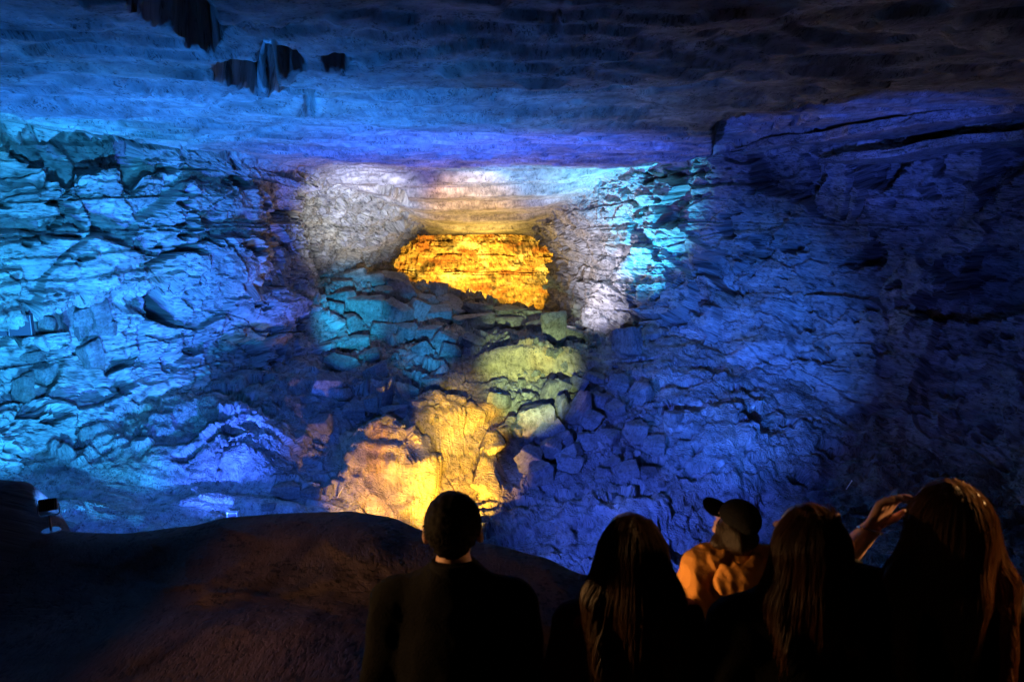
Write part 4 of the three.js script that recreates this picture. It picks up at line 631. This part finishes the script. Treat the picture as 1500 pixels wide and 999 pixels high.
  const hemY = o.hem ?? 0.88, topF = (x, y, z) => { let d = torso(x, y, z) - thick; for (const q of sleeves) d = smin(d, q(x, y, z) - (thick - 0.014), 0.03); d = smin(d, Math.hypot(x, (y - 1.0) * 0.45, z) - 0.17 * girth - thick * 0.4, 0.05); d -= folds(x, y, z); return Math.max(d, hemY - y + 0.012 * n3(x * 6, 2, z * 6), y - (o.neckline ?? 1.515) - 0.35 * z); };
  const top = part(o.topName ?? 'shirt', planarUV(surfaceNets(topF, [-0.56, hemY - 0.05, -0.45], [0.56, 1.75, 0.32], 0.009)), o.topMat, G);
  part('trousers', planarUV(surfaceNets((x, y, z) => Math.max(Math.min(smin(leg[0](x, y, z), ellipsoid(0, 0.93, 0, 0.165 * girth, 0.14, 0.115 * girth)(x, y, z), 0.05), leg[1](x, y, z)) - 0.012 - 0.008 * n3(x * 8, y * 6, z * 8), y - 0.99, 0.07 - y), [-0.3, 0.02, -0.2], [0.3, 1.05, 0.2], 0.014)), o.legMat ?? cloth(0.02, 0.025, 0.04), G);
  for (const q of [0, 1]) part('shoe', planarUV(surfaceNets((x, y, z) => Math.max(foot[q](x, y, z) - 0.012, 0.001 - y), [q ? 0.03 : -0.2, -0.02, -0.23], [q ? 0.2 : -0.03, 0.13, 0.11], 0.009)), shoeMat, G);
  return { G, top, headF: head, turn, H };
}
const lerp3 = (a, b, t) => [lerp(a[0], b[0], t), lerp(a[1], b[1], t), lerp(a[2], b[2], t)];
const shoeMat = cloth(0.03, 0.03, 0.03, 0.6);
// a lock: thin three-sided tube along points
function strandGeo(paths, r0) {
  const pos = [], idx = [], up = new THREE.Vector3(0, 0, 1), t = new THREE.Vector3(), a = new THREE.Vector3(), b = new THREE.Vector3();
  for (const P of paths) for (let i = 0; i < P.length; i++) {
    t.subVectors(P[Math.min(P.length - 1, i + 1)], P[Math.max(0, i - 1)]).normalize(); a.crossVectors(t, up).normalize(); if (!(a.lengthSq() > 0.1)) a.set(1, 0, 0); b.crossVectors(t, a);
    const r = r0 * (i === P.length - 1 ? 0.25 : 1), n = pos.length / 3; for (let k = 0; k < 3; k++) { const c = Math.cos(k * 2.094) * r, s = Math.sin(k * 2.094) * r; pos.push(P[i].x + a.x * c + b.x * s, P[i].y + a.y * c + b.y * s, P[i].z + a.z * c + b.z * s); }
    if (i) for (let k = 0; k < 3; k++) { const q = (k + 1) % 3; idx.push(n - 3 + k, n + k, n - 3 + q, n - 3 + q, n + k, n + q); }
  }
  const g = new THREE.BufferGeometry(); g.setAttribute('position', new THREE.Float32BufferAttribute(pos, 3)); g.setIndex(idx); g.computeVertexNormals(); return g;
}
// long hair: a mass following head, neck and back, and locks lying over it
function longHair(fig, o) {
  const { H } = fig, r = rng(o.seed), end = o.end, wide = o.wide ?? 0.125, back = o.back ?? 0.12;
  const crown = ellipsoid(0, H + 0.02, 0.018, 0.088 + (o.puff ?? 0), 0.108 + (o.puff ?? 0) * 0.6, 0.106), side = (q) => union([capsule(q * 0.062, H + 0.01, 0.03, 0.04, q * wide * 0.8, 1.5, 0.05, 0.045), capsule(q * wide * 0.8, 1.5, 0.05, 0.045, q * wide * 0.75, end + 0.05, back, 0.028)], 0.03);
  const fall = union([capsule(0, H, 0.06, 0.07, 0, 1.48, back * 0.62, 0.075), capsule(0, 1.48, back * 0.62, 0.075, 0, end + 0.03, back, 0.035)], 0.03), S = union([crown, side(-1), side(1), fall], 0.045);
  const mass = (x, y, z) => { const a = Math.atan2(x, z + 0.05); let d = S(x, y, z) + 0.006 * n3(a * 7, y * 2.2, o.seed) + 0.004 * n3(a * 22, y * 3, o.seed + 5); d = Math.max(d, end - y + 0.03 * n3(x * 25, 1, o.seed)); return Math.max(d, -(z + 0.045 + (y > H ? (y - H) * 0.55 : 0))); };
  const g = surfaceNets(mass, [-0.24, end - 0.05, -0.16], [0.24, H + 0.17, 0.27], 0.008), paths = [];
  for (let i = 0; i < (o.locks ?? 700); i++) {
    const a = (r() * 2 - 1) * 2.0, P = [], wob = r() * 9, loose = 0.002 + 0.012 * r() ** 5, L = end + r() * 0.12 - (r() < 0.2 ? 0.04 : 0), n = 16;
    let prevR = 0.05;
    for (let k = 0; k <= n; k++) {
      const y = lerp(H + 0.13 - 0.04 * r() * (k ? 0 : 1), L, (k / n) ** 0.9), ang = a * (y > H ? 1 : 0.95) + 0.05 * n3(wob, y * 7, i) ; let lo = 0.0, hi = 0.3; const dx = Math.sin(ang), dz = Math.cos(ang);
      for (let q = 0; q < 9; q++) { const m = (lo + hi) / 2; if (S(dx * m, y, 0.03 + dz * m) < 0) lo = m; else hi = m; }
      if (lo < 0.005) lo = prevR; prevR = lo; const R = lo + 0.001 + loose * (0.3 + k / n) + 0.004 * n3(i * 3.1, y * 9, 2); P.push(new THREE.Vector3(dx * R, y, 0.03 + dz * R));
    }
    paths.push(P);
  }
  const all = mergeGeometries([g, strandGeo(paths, 0.0011)].map((q) => { q.deleteAttribute('uv'); return q; })); all.applyMatrix4(o.upright ? new THREE.Matrix4() : new THREE.Matrix4());
  return part('hair', all, o.mat, fig.G);
}
const spot = (x, y, z) => { const p = at(x, y, z); return { p, x: p.x, h: p.y }; };

// man in black
{
  const s = spot(663, 733, 2.12), f = figure({ label: 'person with short dark hair in a plain black jacket, seen from behind', at: [s.x, -2.12], height: s.h, girth: 1.12, shoulders: 1.1, yaw: -0.08, headYaw: 0.1, seed: 3, thick: 0.026, topName: 'jacket', topMat: cloth(0.007, 0.007, 0.008), neckline: 1.54, hem: 0.82 });
  const H = f.H, cap = ellipsoid(0, H + 0.024, 0.016, 0.083, 0.1, 0.102), nape = ellipsoid(0, H - 0.05, 0.052, 0.055, 0.06, 0.045), u = union([cap, nape], 0.02);
  const g = surfaceNets((x, y, z) => Math.max(u(x, y, z) + 0.004 * n3(x * 60, y * 60, z * 60), -(z + 0.02 + (y - H - 0.06) * 1.0), H - 0.035 - y - (z > 0.03 ? (z - 0.03) * 2.2 : 0), -(Math.hypot((Math.abs(x) - 0.085) / 0.6, y - H + 0.016, z - 0.008) - 0.036)), [-0.12, H - 0.14, -0.13], [0.12, H + 0.15, 0.15], 0.005), r = rng(5), P = [];
  for (let i = 0; i < 900; i++) { const a = r() * 6.283, e = Math.acos(1 - r() * 1.25), d = new THREE.Vector3(Math.sin(e) * Math.cos(a), Math.cos(e), Math.sin(e) * Math.sin(a)); if (d.z < -0.3) continue; const q = new THREE.Vector3(d.x * 0.082, H + 0.024 + d.y * 0.099, 0.016 + d.z * 0.101); P.push([q, q.clone().addScaledVector(d, 0.004).add(new THREE.Vector3((r() - 0.5) * 0.012, -0.008, 0.002))]); }
  const all = mergeGeometries([g, strandGeo(P, 0.0009)].map((q) => { q.deleteAttribute('uv'); return q; })); all.applyMatrix4(f.turn); part('hair', all, new THREE.MeshPhysicalMaterial({ color: new THREE.Color(0.01, 0.008, 0.007), roughness: 0.7, specularIntensity: 0.2 }), f.G);
  const c = surfaceNets((x, y, z) => Math.max(Math.abs(Math.hypot(x, z * 1.05 - 0.01) - 0.074 - (y - 1.5) * -0.12) - 0.008, Math.abs(y - 1.515 - 0.15 * z) - 0.028), [-0.13, 1.46, -0.13], [0.13, 1.58, 0.13], 0.006); part('collar', planarUV(c), cloth(0.012, 0.012, 0.014), f.top);
}
// long-haired person in a dark maroon top
{
  const s = spot(925, 761, 2.05), f = figure({ label: 'person with loose long brown hair in a dark maroon top', at: [s.x, -2.05], height: s.h, girth: 1.0, shoulders: 1.0, yaw: 0.06, seed: 8, topName: 'sweater', topMat: cloth(0.05, 0.012, 0.014), neckline: 1.5 });
  longHair(f, { seed: 21, end: 1.24, wide: 0.145, puff: 0.004, mat: hairMat(0.055, 0.026, 0.012), locks: 900 });
}
// child in a cap and an orange hooded top
{
  const s = spot(1072, 737, 2.9), f = figure({ label: 'child in a dark peaked cap and an orange hooded top', at: [s.x, -2.9], height: s.h, girth: 0.98, shoulders: 1.02, yaw: 0.25, headYaw: 0.5, headPitch: 0.32, seed: 14, thick: 0.034, topName: 'hooded_top', folds: 3.2, topMat: cloth(0.45, 0.2, 0.05), legMat: cloth(0.03, 0.04, 0.08), neckline: 1.52, hem: 0.84,
    armL: { sh: [-0.185, 1.42, 0], el: [-0.285, 1.16, 0.05], wr: [-0.2, 1.06, -0.16], dir: [1, -0.1, -0.6], thumb: [0, 1, 0], curl: 0.5 } });
  const H = f.H, dome = ellipsoid(0, H + 0.035, 0.012, 0.092, 0.1, 0.108), capG = surfaceNets((x, y, z) => Math.max(dome(x, y, z), H + 0.012 - y - z * 0.1), [-0.12, H - 0.03, -0.13], [0.12, H + 0.16, 0.15], 0.006), brim = surfaceNets((x, y, z) => Math.max(ellipsoid(0, H + 0.022 - x * x * 2.2, -0.11, 0.082, 0.008, 0.085)(x, y, z), z + 0.06), [-0.12, H - 0.04, -0.22], [0.12, H + 0.06, -0.04], 0.004);
  capG.applyMatrix4(f.turn); brim.applyMatrix4(f.turn); const capMat = cloth(0.012, 0.012, 0.014), cp = part('cap', planarUV(capG), capMat, f.G); part('peak', planarUV(brim), capMat, cp);
  const btn = new THREE.SphereGeometry(0.009, 10, 6); btn.scale(1, 0.6, 1); btn.translate(0, H + 0.136, 0.012); btn.applyMatrix4(f.turn); part('button', btn, capMat, cp);
  const hb = union([ellipsoid(0, H - 0.03, 0.03, 0.088, 0.085, 0.09), capsule(-0.085, H - 0.1, 0.04, 0.042, 0.1, H - 0.105, 0.035, 0.048), capsule(0, H - 0.09, 0.085, 0.06, 0.07, H - 0.11, 0.065, 0.045), capsule(0, H - 0.02, 0.06, 0.08, 0, H - 0.1, 0.07, 0.07)], 0.03), hg = surfaceNets((x, y, z) => Math.max(hb(x, y, z) + 0.008 * n3(x * 30, y * 12, z * 30), -(z + 0.03)), [-0.16, H - 0.18, -0.1], [0.17, H + 0.1, 0.17], 0.006), r = rng(9), P = [];
  for (let i = 0; i < 420; i++) { const a = (r() * 2 - 1) * 1.9, pts = [], y0 = H + 0.02 - r() * 0.04; for (let k = 0; k <= 7; k++) { const y = y0 - k * 0.02, dx = Math.sin(a + 0.1 * n3(i, k * 0.4, 1)), dz = Math.cos(a); let lo = 0, hi = 0.2; for (let q = 0; q < 8; q++) { const m = (lo + hi) / 2; if (hb(dx * m, y, 0.03 + dz * m) < 0) lo = m; else hi = m; } pts.push(new THREE.Vector3(dx * (lo + 0.003 + 0.012 * r() ** 4), y, 0.03 + dz * (lo + 0.003))); if (lo < 0.02) break; } if (pts.length > 2) P.push(pts); }
  const all = mergeGeometries([hg, strandGeo(P, 0.0012)].map((q) => { q.deleteAttribute('uv'); return q; })); part('hair', all, hairMat(0.03, 0.014, 0.007), f.G);
  // hood lying on the shoulders
  const ho = ellipsoid(0, 1.365, 0.115, 0.15, 0.135, 0.085), hi2 = ellipsoid(0, 1.44, 0.1, 0.115, 0.13, 0.055), rimL = union([capsule(-0.15, 1.45, 0.0, 0.03, -0.135, 1.44, 0.08, 0.026), capsule(0.15, 1.45, 0.0, 0.03, 0.135, 1.44, 0.08, 0.026)], 0.01), hd = (x, y, z) => smin(Math.max(ho(x, y, z), -hi2(x, y, z)), rimL(x, y, z), 0.02);
  part('hood', planarUV(surfaceNets((x, y, z) => hd(x, y, z) + 0.014 * n3(x * 11, y * 9, z * 11) + 0.008 * n3(x * 24 + y * 12, y * 9, z * 20), [-0.24, 1.18, -0.06], [0.24, 1.56, 0.28], 0.006)), f.top.material, f.top);
}
// long-haired person in a black jacket
{
  const s = spot(1186, 747, 1.95), f = figure({ label: 'person with straight auburn hair in a bulky black jacket', at: [s.x, -1.95], height: s.h, girth: 1.1, shoulders: 1.08, yaw: 0.05, headYaw: 0.15, seed: 31, thick: 0.034, topName: 'jacket', topMat: cloth(0.008, 0.008, 0.009), neckline: 1.53 });
  longHair(f, { seed: 41, end: 1.33, wide: 0.125, mat: hairMat(0.075, 0.03, 0.012), locks: 900 });
  const claw = new THREE.TorusGeometry(0.017, 0.006, 8, 18); claw.rotateY(0.6); claw.translate(0.055, f.H + 0.095, 0.055); part('hair_clip', claw, new THREE.MeshStandardMaterial({ color: new THREE.Color(0.6, 0.3, 0.25), roughness: 0.3 }), f.G);
}
// long-haired person with a raised arm
{
  const s = spot(1392, 716, 1.92), f = figure({ label: 'person with long light brown hair raising one bare forearm beside the head', at: [s.x, -1.92], height: s.h, girth: 1.08, shoulders: 1.08, yaw: -0.05, headYaw: -0.1, seed: 51, thick: 0.03, topName: 'jacket', topMat: cloth(0.008, 0.008, 0.009), neckline: 1.53, sleeve: [0.12, 0.97],
    armL: { sh: [-0.185, 1.42, 0], el: [-0.235, 1.38, -0.2], wr: [-0.155, 1.585, -0.1], dir: [0.35, 1, 0.15], thumb: [0.8, 0.3, -0.3], curl: 0.4 } });
  longHair(f, { seed: 61, end: 1.18, wide: 0.155, puff: 0.01, mat: hairMat(0.2, 0.1, 0.045), locks: 1100 });
  const ring = new THREE.TorusGeometry(0.033, 0.004, 8, 24); ring.rotateX(Math.PI / 2 - 0.4); ring.rotateZ(-0.3); ring.translate(-0.158, 1.575, -0.104); part('bracelet', ring, new THREE.MeshStandardMaterial({ color: new THREE.Color(0.8, 0.75, 0.7), roughness: 0.15, metalness: 1 }), f.G);
}
renderer.render(scene, camera);
